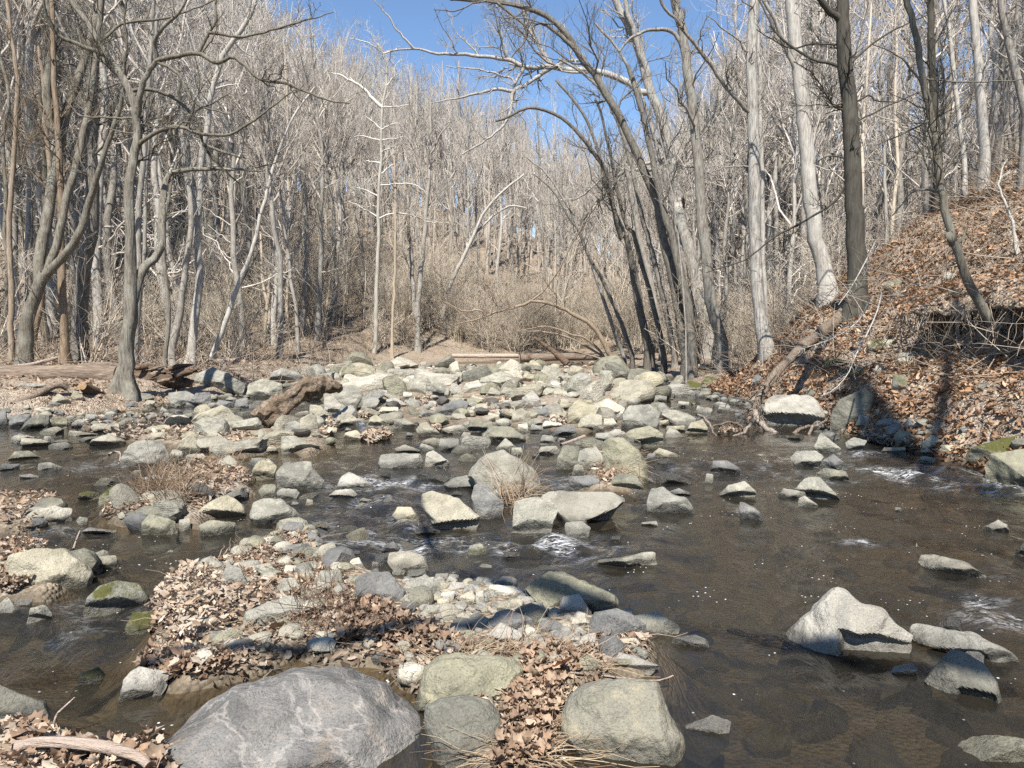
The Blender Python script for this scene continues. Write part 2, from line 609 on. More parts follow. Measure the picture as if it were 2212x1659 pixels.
def ground_mat():
    m, nt = new_mat('ground')
    N = NT(nt)
    pos = N('NewGeometry').outputs['Position']
    sep = N('SeparateXYZ', i={0: pos})
    n1 = N.noise(pos, .55, 5, .6)
    n2 = N.noise(pos, 9.0, 6, .7)
    vo = N('TexVoronoi', i={'Vector': pos, 'Scale': 38.0, 'Randomness': 1.0})
    leaf = N.ramp(vo.outputs['Color'], [(.1, (.15, .108, .075)), (.45, (.29, .23, .17)), (.9, (.45, .37, .285))])
    litter = N.mix(N.ramp(n2, [(.36, .75), (.52, 0.0)]), leaf, (.09, .063, .044))
    litter = N.mix(N.ramp(n1, [(.45, 0.0), (.65, .6)]), litter, (.32, .275, .225))
    sand = N.mix(N.ramp(n2, [(.35, 0.0), (.65, 1.0)]), (.17, .14, .10), (.34, .285, .205))
    pv = N('TexVoronoi', i={'Vector': pos, 'Scale': 11.0})
    peb = N.ramp(pv.outputs['Color'], [(.2, (.12, .1, .072)), (.8, (.40, .335, .24))])
    sand = N.mix(N.ramp(N.noise(pos, 1.7, 3), [(.42, 0.0), (.6, .85)]), sand, peb)
    f = N.mapr(N.math('ADD', sep.outputs[2], N.math('MULTIPLY', N.math('SUBTRACT', n2, .5), .1)), -.01, .09)
    col = N.mix(f, sand, litter)
    damp = N.math('MULTIPLY', N.mapr(sep.outputs[2], .02, .06, .55, 0.0), N.mapr(sep.outputs[2], -.06, .0, .0, 1.0))
    col = N.mix(damp, col, (.03, .022, .014))
    bh = N.math('ADD', N.math('MULTIPLY', vo.outputs['Distance'], -.6), n2)
    N.out(N.bsdf(col, .95, N.bump(bh, .8, .06), .1))
    return m


GROUND = ground_mat()


def water_mat():
    m, nt = new_mat('creek_water')
    N = NT(nt)
    pos = N('NewGeometry').outputs['Position']
    rif = N('Attribute', attribute_name='riffle').outputs['Fac']
    foam = N('Attribute', attribute_name='foam').outputs['Fac']
    st = N.mapping(pos, (1.0, .55, 1.0))
    a = N.noise(st, 5.5, 4, .55, .6)
    b = N.noise(st, 26, 5, .62, .5)
    c = N.noise(pos, 95, 4, .6, .2)
    h = N.math('ADD', N.math('MULTIPLY', a, .8), N.math('MULTIPLY', b, .10))
    h = N.math('ADD', h, N.math('MULTIPLY', N.math('MULTIPLY', c, N.mapr(rif, .15, 1, 0.0, .15)), 1.0))
    nrm = N('Bump', i={'Height': h, 'Strength': N.mapr(rif, 0, 1, .17, .9), 'Distance': .06}).outputs[0]
    fr = N('Fresnel', i={'IOR': 1.33, 'Normal': nrm}).outputs[0]
    gl = N('BsdfGlossy', i={'Color': (1, 1, 1, 1), 'Roughness': .03, 'Normal': nrm}).outputs[0]
    dep = N('Attribute', attribute_name='depth').outputs['Fac']
    tint = N.mix(N.math('POWER', N.mapr(dep, .0, .36), .6), (.84, .77, .64), (.13, .128, .11))
    tr = N('BsdfTransparent', i={'Color': tint}).outputs[0]
    df = N('BsdfDiffuse', i={'Color': (.085, .078, .064, 1)}).outputs[0]
    body = N('MixShader', i={0: .14, 1: tr, 2: df}).outputs[0]
    sh = N('MixShader', i={0: fr, 1: body, 2: gl}).outputs[0]
    fn = N.noise(N.mapping(pos, (.8, 2.6, 1)), 17, 7, .75, .8)
    ff = N.math('MULTIPLY', N.ramp(fn, [(.48, 0.0), (.62, .9)]), foam, True)
    bub = N('TexVoronoi', i={'Vector': pos, 'Scale': 26.0}).outputs['Distance']
    sel = N.ramp(N.noise(pos, 3.1, 2), [(.60, 0.0), (.64, 1.0)])
    bf = N.math('MULTIPLY', N.ramp(bub, [(.10, 1.0), (.16, 0.0)]), sel)
    ff = N.math('MAXIMUM', ff, N.math('MULTIPLY', bf, .75))
    fo = N('BsdfDiffuse', i={'Color': (.78, .8, .82, 1)}).outputs[0]
    sh = N('MixShader', i={0: ff, 1: sh, 2: fo}).outputs[0]
    N.out(sh)
    return m


WATER = water_mat()

# ------------------------------------------------------------------ ground and water
def polar(angs, rs, f):
    A, R = np.meshgrid(angs, rs)
    X = R * np.sin(A); Y = R * np.cos(A)
    Z = f(X, Y)
    v = np.stack([X, Y, Z], -1).reshape(-1, 3)
    return v, A.shape


fa = np.radians(np.concatenate([np.arange(-180, -62, 4.0), np.arange(-60, -40, .8), np.arange(-40, 40, .21), np.arange(40, 61, .8), np.arange(62, 178, 4.0)]))
fr = np.concatenate([[0.05, .4, .8, 1.2], np.geomspace(1.5, 45, 300), np.geomspace(46, 400, 60)])
gv, gs = polar(fa, fr, lambda x, y: height(x, y))
fine = sstep(1.5, 4, np.hypot(gv[:, 0], gv[:, 1])) * sstep(90, 40, np.hypot(gv[:, 0], gv[:, 1]))
above = sstep(-.02, .12, gv[:, 2])
gv[:, 2] += fine * above * (.035 * noise3(gv[:, 0] * 6, gv[:, 1] * 6, 1.0) + .06 * noise3(gv[:, 0] * 1.9, gv[:, 1] * 1.9, 4.0) * sstep(.15, .5, gv[:, 2]))
idx = np.arange(gs[0] * gs[1]).reshape(gs)
A_ = idx[:-1]; B_ = np.roll(A_, -1, 1); D_ = idx[1:]; C_ = np.roll(D_, -1, 1)
gme = mesh_np('ground', gv, np.stack([A_, B_, C_, D_], -1).reshape(-1, 4))
ground = tag(link('ground', gme, GROUND), kind='structure')

# riffles: (picture point, radius m, roughness, foam)
RIF = [('B:1080,1050', .55, 1, .9), ('B:1260,1060', .4, .8, .5), ('B:1000,1200', .5, .9, .25), ('B:900,1330', .5, .8, .2), ('B:1480,1150', .25, .7, .3), ('B:1150,1250', .3, .9, .45),
       ('K:480,215', .30, 1, .85), ('K:620,210', .3, 1, .9), ('K:760,215', .25, .9, .5), ('K:1330,230', .32, 1, .95), ('K:1500,240', .3, 1, .6), ('K:1180,260', .22, .9, .5), ('K:80,190', .25, 1, .8), ('K:240,130', .35, 1, .35), ('K:1050,330', .3, .6, .1),
       ('C:350,1080', .25, 1, .5), ('C:300,1000', .25, 1, .45), ('C:1060,1190', .25, .8, .5), ('C:1450,480', .5, 1, .7), ('C:1400,460', .4, 1, .6), ('C:1500,940', .45, .9, .25), ('C:1950,900', .5, .9, .3), ('C:2060,950', .4, .9, .4), ('C:1750,800', .5, .7, .05),
       ('D:1150,960', .38, 1, 1.0), ('D:1010,945', .25, 1, .9), ('D:870,950', .3, .9, .5), ('D:1290,990', .4, .9, .6), ('D:1500,930', .3, 1, .8), ('D:1700,940', .3, .9, .5), ('D:1800,1040', .4, .9, .85), ('D:2000,1090', .45, .9, 1.0), ('D:2150,1110', .4, .9, 1.0), ('D:780,790', .3, .8, .5), ('D:1100,790', .3, .7, .4), ('D:560,1030', .25, .8, .4), ('D:800,1560', .1, .9, .5), ('D:1700,1400', .5, .5, 0),
       ('L:1960,590', .13, 1, .8), ('L:2100,690', .18, 1, .9), ('L:2180,660', .14, 1, .8), ('L:2000,390', .15, .7, .2), ('L:600,870', .12, .7, .2), ('L:2100,480', .4, .6, 0),
       ('A:870,890', .35, 1, .5), ('A:750,910', .3, .9, .3), ('A:1680,1220', .25, 1, .9), ('A:480,1470', .25, .9, .3), ('A:1900,420', .6, .9, .7), ('A:2150,380', .6, 1, .7), ('A:1280,540', .5, .7, .3),
       ('B:1180,440', .4, 1, .9), ('B:880,540', .4, 1, .8), ('B:980,570', .35, .7, .5), ('B:1700,720', .5, .8, .15), ('B:1900,720', .4, .7, .1), ('J:560,760', .25, .9, .2), ('J:620,690', .2, .9, .25), ('J:380,640', .2, .9, .2),
       ('C:900,1120', .3, .7, .2), ('B:650,900', .5, .6, .05), ('B:900,900', .6, .5, 0), ('B:100,150', .6, .5, .3)]
wa = np.radians(np.arange(-66, 66.1, .3))
wr = np.geomspace(.9, 46, 380)
wv, ws = polar(wa, wr, lambda x, y: 0 * x)
rif = np.full(len(wv), .10); foam = np.zeros(len(wv))
for s, rad, rr, fo in RIF:
    p = PX(s)[0]
    g = flat_world(p[None], 0.0)[0]
    d2 = ((wv[:, 0] - g[0]) / 1.5) ** 2 + (wv[:, 1] - g[1]) ** 2
    k = np.exp(-d2 / (rad * rad * 2.6))
    rif = np.maximum(rif, rr * k)
    foam = np.maximum(foam, fo * np.exp(-d2 / (rad * rad * .45)))
wv[:, 2] += rif * ((.045 + .05 * rif ** 2) * noise3(wv[:, 0] * 3.2, wv[:, 1] * 4.5, 2.2) + .022 * noise3(wv[:, 0] * 9, wv[:, 1] * 11, 5.1)) + .004 * noise3(wv[:, 0] * 1.5, wv[:, 1] * 2, 8)
foam *= sstep(-.4, .35, noise3(wv[:, 0] * 5, wv[:, 1] * 9, 1.7) + foam * .4 - .25)
wi = np.arange(ws[0] * ws[1]).reshape(ws)
wf = np.stack([wi[:-1, :-1], wi[:-1, 1:], wi[1:, 1:], wi[1:, :-1]], -1).reshape(-1, 4)
# the sheet is left out well inside the banks
fz = height(wv[:, 0], wv[:, 1])[wf].min(1)
wf = wf[fz < .22]
water = tag(link('water', mesh_np('water', wv, wf, True, {'riffle': rif, 'foam': foam, 'depth': np.maximum(0, -height(wv[:, 0], wv[:, 1]))}), WATER), kind='structure')

# ------------------------------------------------------------------ trees
def unit(v):
    return v / (np.linalg.norm(v, axis=-1, keepdims=True) + 1e-9)


def spawn(P, R, n, t0, t1, L, ang, up, wig, k, ratio, rmin, rng, weights=None, lpow=1.0, away=None):
    """n side branches off the given branches; all at once.
    L: (lo, hi) length as a share of the parent's length"""
    N, kp, _ = P.shape
    plen = np.linalg.norm(P[:, 1:] - P[:, :-1], axis=2).sum(1)
    w = plen if weights is None else weights
    w = w / w.sum()
    pi = rng.choice(N, n, p=w)
    t = t0 + (t1 - t0) * rng.random(n)
    f = t * (kp - 1); i = np.minimum(f.astype(int), kp - 2); u = (f - i)[:, None]
    a = P[pi, i]; b = P[pi, i + 1]
    o = a + (b - a) * u
    tan = unit(b - a)
    r0 = (R[pi, i] * (1 - u[:, 0]) + R[pi, i + 1] * u[:, 0])
    rnd = rng.normal(size=(n, 3))
    perp = unit(rnd - (rnd * tan).sum(1, keepdims=True) * tan)
    al = np.radians(rng.uniform(ang[0], ang[1], n))[:, None]
    d = np.cos(al) * tan + np.sin(al) * perp
    d[:, 2] += up
    d = unit(d)
    ln = plen[pi] * rng.uniform(L[0], L[1], n) * (1 - .6 * t) ** lpow
    s = np.linspace(0, 1, k)[None, :, None]
    pts = o[:, None, :] + d[:, None, :] * ln[:, None, None] * s
    bend = rng.normal(size=(n, 3)) * wig
    bend[:, 2] = np.abs(bend[:, 2]) * .7 + up * .5
    pts = pts + bend[:, None, :] * ln[:, None, None] * s ** 2
    if k > 3:
        j = rng.normal(size=(n, k, 3)) * wig * .16 * ln[:, None, None]
        j[:, 0] = 0
        pts = pts + j
    rr = np.maximum(np.minimum(r0 * ratio, ln * .02 + rmin), rmin)
    rad = rr[:, None] * (1 - .72 * s[:, :, 0]) ** .9
    rad = np.maximum(rad, rmin * .55)
    return pts, rad


def resample(pts, k):
    pts = np.asarray(pts, float)
    if len(pts) == 2:
        return pts[0] + (pts[1] - pts[0]) * np.linspace(0, 1, k)[:, None]
    d = np.concatenate([[0], np.cumsum(np.linalg.norm(np.diff(pts[:, :3], axis=0), axis=1))])
    t = np.linspace(0, d[-1], k)
    # Catmull-Rom on arc length
    m = np.empty_like(pts)
    m[1:-1] = (pts[2:] - pts[:-2]) / (d[2:] - d[:-2])[:, None]
    m[0] = (pts[1] - pts[0]) / (d[1] - d[0] + 1e-9); m[-1] = (pts[-1] - pts[-2]) / (d[-1] - d[-2] + 1e-9)
    i = np.clip(np.searchsorted(d, t, side='right') - 1, 0, len(pts) - 2)
    h = (d[i + 1] - d[i])[:, None] + 1e-9
    u = ((t - d[i]) / h[:, 0])[:, None]
    return ((2 * u ** 3 - 3 * u ** 2 + 1) * pts[i] + (u ** 3 - 2 * u ** 2 + u) * h * m[i]
            + (-2 * u ** 3 + 3 * u ** 2) * pts[i + 1] + (u ** 3 - u ** 2) * h * m[i + 1])


def crown_geo(P, R, rng, density=1.0, rmin=.004, levels=3, up=.25, first=(.22, .5), sides=(5, 4, 3), t0=.3):
    """branches and twigs on limbs P,R"""
    g = Geo()
    total = np.linalg.norm(P[:, 1:] - P[:, :-1], axis=2).sum()
    n1 = max(6, int(total * 2.0 * density))
    p1, r1 = spawn(P, R, n1, t0, .98, first, (30, 65), up, .22, 6, .55, rmin * 1.6, rng)
    g.tubes(p1, r1, sides[0] if levels > 2 else 4)
    n2 = int(n1 * 5)
    p2, r2 = spawn(p1, r1, n2, .15, 1.0, (.3, .6), (25, 60), up * .8, .22, 4, .6, rmin * 1.2, rng)
    g.tubes(p2, r2, 3)
    if levels > 2:
        n3 = int(n2 * 4.2)
        p3, r3 = spawn(p2, r2, n3, .12, 1.0, (.35, .75), (22, 58), up * .6, .2, 3, .7, rmin, rng)
        g.tubes(p3, r3, 3)
    return g


def trunk_tube(pts, rad, sides, rng, flare=.5, lump=.08):
    """one stem with uneven section; pts (k,3), rad (k)"""
    g = Geo()
    k = len(pts)
    T = np.gradient(pts, axis=0); T = unit(T)
    ref = np.array([0, 1.0, 0.2])
    U = unit(np.cross(T, ref)); V = np.cross(T, U)
    a = np.arange(sides) * 2 * np.pi / sides
    s = np.concatenate([[0], np.cumsum(np.linalg.norm(np.diff(pts, axis=0), axis=1))])
    fl = flare * np.exp(-np.maximum(0, s - .25) / (rad[0] * 2.2 + 1e-6))
    ph = rng.random() * 6
    lobes = 1 + fl[:, None] * (1 + .55 * np.cos(a[None] * 4 + ph) + .3 * np.cos(a[None] * 3 + ph * 2)) \
        + lump * noise3(np.cos(a)[None] * 1.4 + ph, np.sin(a)[None] * 1.4, s[:, None] * 1.1 / max(.3, rad[0] * 6)) * 1.5
    vs = pts[:, None] + (U[:, None] * np.cos(a)[None, :, None] + V[:, None] * np.sin(a)[None, :, None]) * (rad[:, None] * lobes)[:, :, None]
    idx = np.arange(k * sides).reshape(k, sides)
    A = idx[:-1]; B = np.roll(A, -1, 1); D = idx[1:]; C = np.roll(D, -1, 1)
    g.add(vs.reshape(-1, 3), np.stack([A, B, C, D], -1).reshape(-1, 4))
    return g


# --- forest kinds: drawn once, then copied
def forest_kind(seed, h, r, lean, dens, t0, light=False):
    rng = np.random.default_rng(seed)
    k = 14
    s = np.linspace(0, 1, k)
    wob = np.cumsum(rng.normal(size=(k, 2)) * .006 * h, axis=0)
    pts = np.stack([lean * h * s ** 1.6 * .5 + wob[:, 0], wob[:, 1], h * s], -1)
    pts[0] = (0, 0, -.5)
    rad = r * (1 - .86 * s) ** .9 + .006
    P = pts[None]; R = rad[None]
    tg = trunk_tube(pts, rad, 8, rng, .35, .06)
    # main limbs
    nl = int(5 + dens * 5)
    pl, rl = spawn(P, R, nl, t0, .9, (.18, .42), (22, 50), .3, .16, 8, .6, .02, rng, lpow=.8)
    cg = Geo(); cg.tubes(pl, rl, 5)
    ns = int(13 * dens)
    ps, rs = spawn(P, R, ns, .12, .97, (.06, .2), (45, 85), .12, .2, 8, .3, .012, rng, lpow=.5)
    cg.tubes(ps, rs, 4)
    A = np.concatenate([pl, ps]); B = np.concatenate([rl, rs])
    n1 = int(72 * dens)
    p1, r1 = spawn(A, B, n1, .12, 1, (.25, .55), (25, 60), .16, .2, 5, .6, .011, rng)
    cg.tubes(p1, r1, 3)
    n2 = int(330 * dens)
    p2, r2 = spawn(p1, r1, n2, .1, 1, (.3, .7), (22, 60), .12, .2, 3, .65, .008, rng)
    cg.tubes(p2, r2, 3)
    if not light:
        p3, r3 = spawn(p2, r2, int(900 * dens), .1, 1, (.35, .8), (20, 60), .1, .2, 3, .7, .006, rng)
        cg.tubes(p3, r3, 3)
    return tg, cg


KINDS_ = []
for i, (h, r, lean, dens, t0, bt) in enumerate([(17, .17, .05, 1.3, .4, 'grey'), (19, .21, -.07, 1.4, .45, 'pale'), (15, .12, .14, 1.15, .35, 'grey'), (20, .19, .0, 1.3, .5, 'grey'),
                                            (13, .085, .1, .95, .3, 'pale'), (16, .14, -.14, 1.25, .38, 'grey'), (11, .06, .04, .8, .25, 'tan'), (18, .16, .08, 1.35, .33, 'pale')]):
    tg, cg = forest_kind(100 + i, h, r, lean, dens, t0)
    tm = tg.mesh('trunk'); cm = cg.mesh('crown')
    tm.materials.append(BARK[bt]); cm.materials.append(BARK['twig'])
    KINDS_.append((tm, cm))
FAR = [forest_kind(200 + i, 16, .17, .04 * i, .8, .36, True) for i in range(3)]

FOREST_LABEL = {0: 'straight grey leafless tree among many on the wooded slope', 1: 'tall pale grey leafless tree among many on the wooded slope'}


def in_view(x, y, m=.06):
    return np.abs(x / np.maximum(y, .1)) < 1106 / F + m


frng = np.random.default_rng(77)
cand = []
tries = 0
pts_kept = np.zeros((0, 2))
while len(cand) < 1300 and tries < 60000:
    tries += 1
    y = 19 + 96 * frng.random() ** .85
    x = (frng.random() * 2 - 1) * .78 * y
    # keep off the creek, its rubble bar and the near right spur's foot
    if y < 46 and left_edge(y) - 1.2 < x < right_edge(y) + (2.2 if y < 40 else .5):
        continue
    if y < 42 and -7 < x < 5.5:
        continue
    if x > 0 and y < 24 and x < 13:
        continue
    if x / y > .2 and frng.random() < (.62 if x / y < .55 else .4):
        continue
    if -14 < x < -5 and y < 23:
        continue
    dmin = 1.4 + .012 * y
    if len(pts_kept) and ((pts_kept - (x, y)) ** 2).sum(1).min() < dmin ** 2:
        continue
    pts_kept = np.concatenate([pts_kept, [(x, y)]])
    cand.append((x, y))
# a thinner stand on the right spur, nearer
for x, y in [(9.2, 13.2), (10.3, 15.4), (11.8, 14.6), (12.4, 17.0), (9.6, 17.6), (8.4, 18.5), (13.6, 19.0), (11.2, 20.5), (14.5, 21.5), (7.9, 21.8), (10.2, 23.5), (12.8, 12.4)]:
    cand.append((x, y))
cand.sort(key=lambda p: math.hypot(*p))
order = ['slim', 'tall']
n_ind = 215
KW = ['straight grey', 'tall stout pale', 'leaning slim grey', 'tall straight grey', 'thin pale', 'left-leaning grey', 'spindly tan', 'many-limbed pale']
KWL = ['grey straight-stemmed leafless tree of the forest behind the creek', 'stout pale-barked leafless tree of the forest behind the creek', 'slim leaning grey leafless tree of the forest behind the creek',
       'very tall straight grey leafless tree of the forest behind the creek', 'thin pale leafless tree of the forest behind the creek', 'grey leafless tree of the forest with a bent, tilted stem',
       'spindly tan understory tree of the forest behind the creek', 'pale leafless tree of the forest with many spreading limbs']
GRP = ['straight grey forest trees', 'stout pale forest trees', 'slim leaning forest trees', 'very tall grey forest trees', 'thin pale forest trees', 'tilted grey forest trees', 'spindly tan forest trees', 'many-limbed pale forest trees']
hs = height(np.array([c[0] for c in cand]), np.array([c[1] for c in cand]))
far_v = []; far_f = []; far_n = 0
TOP_X = [-200, 300, 560, 640, 850, 1000, 1200, 1330, 1430, 1560, 1680, 2400]
TOP_Y = [-500, -300, -60, 70, 175, 225, 325, 345, 300, 120, -150, -500]
HK = [17, 19, 15, 20, 13, 16, 11, 18]


def tree_limit(x, y, z, h):
    """the wooded ridge sinks towards the gap where the creek comes from, and its trees are lower there"""
    px = 1106 + F * x / y
    top = np.interp(px, TOP_X, TOP_Y) + 30 * frng.normal()
    zt = CAM[2] + (705 - top) / F * y
    return (zt - z) / h
for i, (x, y) in enumerate(cand):
    rz = frng.random() * 6.28
    sc = .78 + .42 * frng.random()
    if i < n_ind:
        k = int(frng.choice(8, p=[.17, .12, .15, .13, .14, .11, .08, .10]))
        lim = tree_limit(x, y, hs[i], HK[k] * 1.05)
        if lim < .3:
            continue
        sc = min(sc, lim)
        t = empty('forest_tree', (x, y, hs[i]))
        t.rotation_euler = ((frng.random() - .5) * .08, (frng.random() - .5) * .08, rz)
        t.scale = (sc, sc, sc * (.92 + .2 * frng.random()))
        tag(t, KWL[k], 'tree', GRP[k])
        link('trunk', KINDS_[k][0], None, t)
        link('crown', KINDS_[k][1], None, t)
    else:
        tg, cg = FAR[i % 3]
        lim = tree_limit(x, y, hs[i], 16.5)
        if lim < .25:
            continue
        sc = min(sc, lim)
        for g in (tg, cg):
            v = np.concatenate(g.v)
            c, s = math.cos(rz), math.sin(rz)
            w = np.stack([v[:, 0] * c - v[:, 1] * s, v[:, 0] * s + v[:, 1] * c, v[:, 2]], -1) * sc + (x, y, hs[i])
            far_v.append(w); far_f.append(np.concatenate(g.f4) + far_n); far_n += len(w)
if far_v:
    tag(link('distant_woods', mesh_np('distant_woods', np.concatenate(far_v), np.concatenate(far_f)), BARK['twig']), 'mass of leafless grey trees covering the far hillsides', 'woods', kind='stuff')

# --- saplings nobody could count
urng = np.random.default_rng(55)
n = 760
uy = 30 + 66 * urng.random(n) ** 1.2; ux = (urng.random(n) * 2 - 1) * .74 * uy
uz = height(ux, uy)
ok = ~((ux / uy > .2) & (urng.random(n) < .75)) & ~((uy < 37) & (ux > left_edge(uy) - .6) & (ux < right_edge(uy) + .8)) & (uz > .3)
ux, uy, uz = ux[ok], uy[ok], uz[ok]; n = len(ux)
s = np.linspace(0, 1, 6)[None, :, None]
hh = urng.uniform(2.2, 7.0, n)
d = urng.normal(size=(n, 3)) * .13; d[:, 2] = 1
P = np.stack([ux, uy, uz - .1], -1)[:, None] + d[:, None] * hh[:, None, None] * s + urng.normal(size=(n, 6, 3)) * .05 * s
R = np.maximum(hh[:, None] * .006 * (1 - .8 * s[:, :, 0]), .006)
g = Geo(); g.tubes(P, R, 4)
p1, r1 = spawn(P, R, n * 9, .2, 1, (.12, .35), (25, 65), .15, .2, 4, .6, .008, urng); g.tubes(p1, r1, 3)
p2, r2 = spawn(p1, r1, n * 26, .15, 1, (.3, .7), (25, 60), .1, .2, 3, .7, .006, urng); g.tubes(p2, r2, 3)
tag(link('undergrowth', g.mesh('undergrowth'), BARK['tan']), 'haze of thin bare saplings under the trees of the far slopes', 'undergrowth', kind='stuff')

# --- thickets of thin shrubs at the foot of the slopes
SHR = []
for i in range(5):
    rng = np.random.default_rng(300 + i)
    n = 11 + 3 * i
    k = 7
    s = np.linspace(0, 1, k)[None, :, None]
    az = rng.random(n) * 6.28; ti = rng.uniform(.05, .75, n); L = rng.uniform(1.3, 3.6, n)
    d = np.stack([np.sin(ti) * np.cos(az), np.sin(ti) * np.sin(az), np.cos(ti)], -1)
    o = rng.normal(size=(n, 3)) * .18; o[:, 2] = -.1
    P = o[:, None] + d[:, None] * L[:, None, None] * s
    P[:, :, 2] -= (ti[:, None] * .35 * L[:, None] * s[:, :, 0] ** 2)
    P += rng.normal(size=P.shape) * .03 * s
    R = np.maximum(.017 * (1 - .8 * s[:, :, 0]), .004) * np.ones((n, 1))
    sg = Geo(); sg.tubes(P, R, 4)
    p1, r1 = spawn(P, R, n * 9, .2, 1, (.2, .5), (25, 65), .1, .25, 4, .6, .0055, rng)
    p2, r2 = spawn(p1, r1, n * 45, .1, 1, (.3, .7), (25, 65), .08, .25, 3, .7, .0045, rng)
    tw = Geo(); tw.tubes(p1, r1, 3); tw.tubes(p2, r2, 3)
    sm = sg.mesh('stem'); tm = tw.mesh('twigs')
    sm.materials.append(BARK['tan']); tm.materials.append(BARK['tan'])
    SHR.append((sm, tm))
srng = np.random.default_rng(41)
spots = []
for q in range(90):
    u = srng.random()
    y = 29 + 17 * srng.random()
    x = -14 + 21 * srng.random()
    spots.append((x, y))
for q in range(46):
    spots.append((-7 + 13 * srng.random(), 34.5 + 6 * srng.random()))
for q in range(28):
    spots.append((-8 - 12 * srng.random(), 17 + 12 * srng.random()))
for q in range(24):
    spots.append((5.0 + 5 * srng.random(), 19 + 14 * srng.random()))
SL = ['thin-stemmed tan shrub in the bare thicket beyond the rubble', 'spreading tan shrub in the bare thicket beyond the rubble', 'upright bare shrub in the thicket at the foot of the slope',
      'dense many-stemmed bare shrub at the foot of the slope', 'wide arching bare shrub at the foot of the slope']
SGR = ['thin-stemmed shrubs', 'spreading shrubs', 'upright shrubs', 'dense shrubs', 'arching shrubs']
for x, y in spots:
    z = float(height(x, y))
    if z < .25:
        continue
    k = int(srng.integers(0, 5))
    t = empty('bare_shrub', (x, y, z))
    sc = .6 + .6 * srng.random()
    t.scale = (sc, sc, sc); t.rotation_euler = (0, 0, srng.random() * 6.28)
    tag(t, SL[k], 'shrub', SGR[k])
    link('stem', SHR[k][0], None, t); link('twigs', SHR[k][1], None, t)


# --- the trees one can tell apart, drawn along their stems and limbs
def hero(label, base, stems, limbs=(), depth=None, bark='grey', seed=1, dens=1.0, rmin=.0042, flare=.5, name='bare_tree', levels=3, up=.18, auto=True, sides=12, group=None, cat='tree', twigs_on_trunk=.35, drift=.22, lump=.08):
    """stems/limbs: (points string, width at start, width at end) in picture units"""
    rng = np.random.default_rng(seed)
    b = PX(base)[0]
    if depth is None:
        p = hit(b[0], b[1])
        depth = p[1]
    else:
        d = ray(*b); p = CAM + d * depth / d[1]
    org = np.array([p[0], p[1], float(height(p[0], p[1]))])
    known_px = np.zeros((0, 2)); known_d = np.zeros(0)
    S = []; Lm = []
    for which, group_ in ((0, stems), (1, limbs)):
        for j, (s, w0, w1) in enumerate(group_):
            q = PX(s)
            if len(known_px) and not (which == 0 and j == 0):
                dd = np.linalg.norm(known_px - q[0], axis=1)
                i = dd.argmin()
                y0 = known_d[i]
                if dd[i] < 40:
                    q[0] = known_px[i]
            else:
                y0 = depth
            ln = np.concatenate([[0], np.cumsum(np.linalg.norm(np.diff(q, axis=0), axis=1))]) / F
            dr = (0 if which == 0 and j == 0 else rng.uniform(-drift, drift) * 1.6)
            yy = y0 * (1 + dr * ln)
            dv = ray(q[:, 0], q[:, 1])
            w = CAM + dv * (yy / dv[:, 1])[:, None]
            k = max(8, min(40, int(len(q) * 3.2)))
            qq = resample(np.concatenate([w, yy[:, None]], 1), k)
            wob = rng.normal(size=(k, 3)) * .0018 * yy.mean() * .25; wob[0] = 0
            pts = qq[:, :3] + wob
            known_px = np.concatenate([known_px, np.stack([np.interp(np.linspace(0, 1, 30), ln / ln[-1], q[:, c]) for c in (0, 1)], 1)])
            known_d = np.concatenate([known_d, np.interp(np.linspace(0, 1, 30), ln / ln[-1], yy)])
            t = np.linspace(0, 1, k)
            rad = (w0 + (w1 - w0) * t) / 2 / F * qq[:, 3]
            if which == 0 and j == 0:
                zg = float(height(pts[0, 0], pts[0, 1]))
                if pts[0, 2] > zg - .1:
                    pts = np.concatenate([[[pts[0, 0], pts[0, 1], zg - .25]], pts]); rad = np.concatenate([[rad[0]], rad])
            (S if which == 0 else Lm).append((pts - org, rad))
    root = empty(name, org)
    tag(root, label, cat, group)
    g = Geo()
    for j, (pts, rad) in enumerate(S):
        tg = trunk_tube(pts, rad, sides, rng, flare if j == 0 else 0.0, lump)
        g.add(np.concatenate(tg.v), np.concatenate(tg.f4))
    link('trunk', g.mesh('trunk'), BARK[bark], root)
    cg = Geo()
    P = []; R = []
    for pts, rad in S:
        k0 = int(len(pts) * twigs_on_trunk)
        P.append(resample(pts[k0:], 12)); R.append(np.interp(np.linspace(k0, len(rad) - 1, 12), np.arange(len(rad)), rad) * .6)
    if Lm:
        for pts, rad in Lm:
            tg = trunk_tube(pts, rad, 8, rng, 0.0, .05)
            cg.add(np.concatenate(tg.v), np.concatenate(tg.f4))
            P.append(resample(pts, 12)); R.append(np.interp(np.linspace(0, len(rad) - 1, 12), np.arange(len(rad)), rad))
    if auto:
        P = np.array(P); R = np.array(R)
        w = np.linalg.norm(P[:, 1:] - P[:, :-1], axis=2).sum(1)
        cut = np.minimum(w, 6.0)
        total = cut.sum()
        n1 = max(8, int(total * 2.6 * dens))
        p1, r1 = spawn(P, R, n1, .18, 1.0, (.14, .42), (25, 70), up, .25, 7, .5, rmin * 1.7, rng, weights=cut)
        cg.tubes(p1, r1, 4)
        p2, r2 = spawn(p1, r1, n1 * 5, .12, 1.0, (.25, .6), (25, 62), up * .7, .24, 4, .6, rmin * 1.25, rng)
        cg.tubes(p2, r2, 3)
        if levels > 2:
            p3, r3 = spawn(p2, r2, n1 * 17, .12, 1.0, (.35, .75), (22, 58), up * .5, .2, 3, .7, rmin, rng)
            cg.tubes(p3, r3, 3)
    if cg.v:
        link('crown', cg.mesh('crown'), [BARK[bark]], root)
    return root


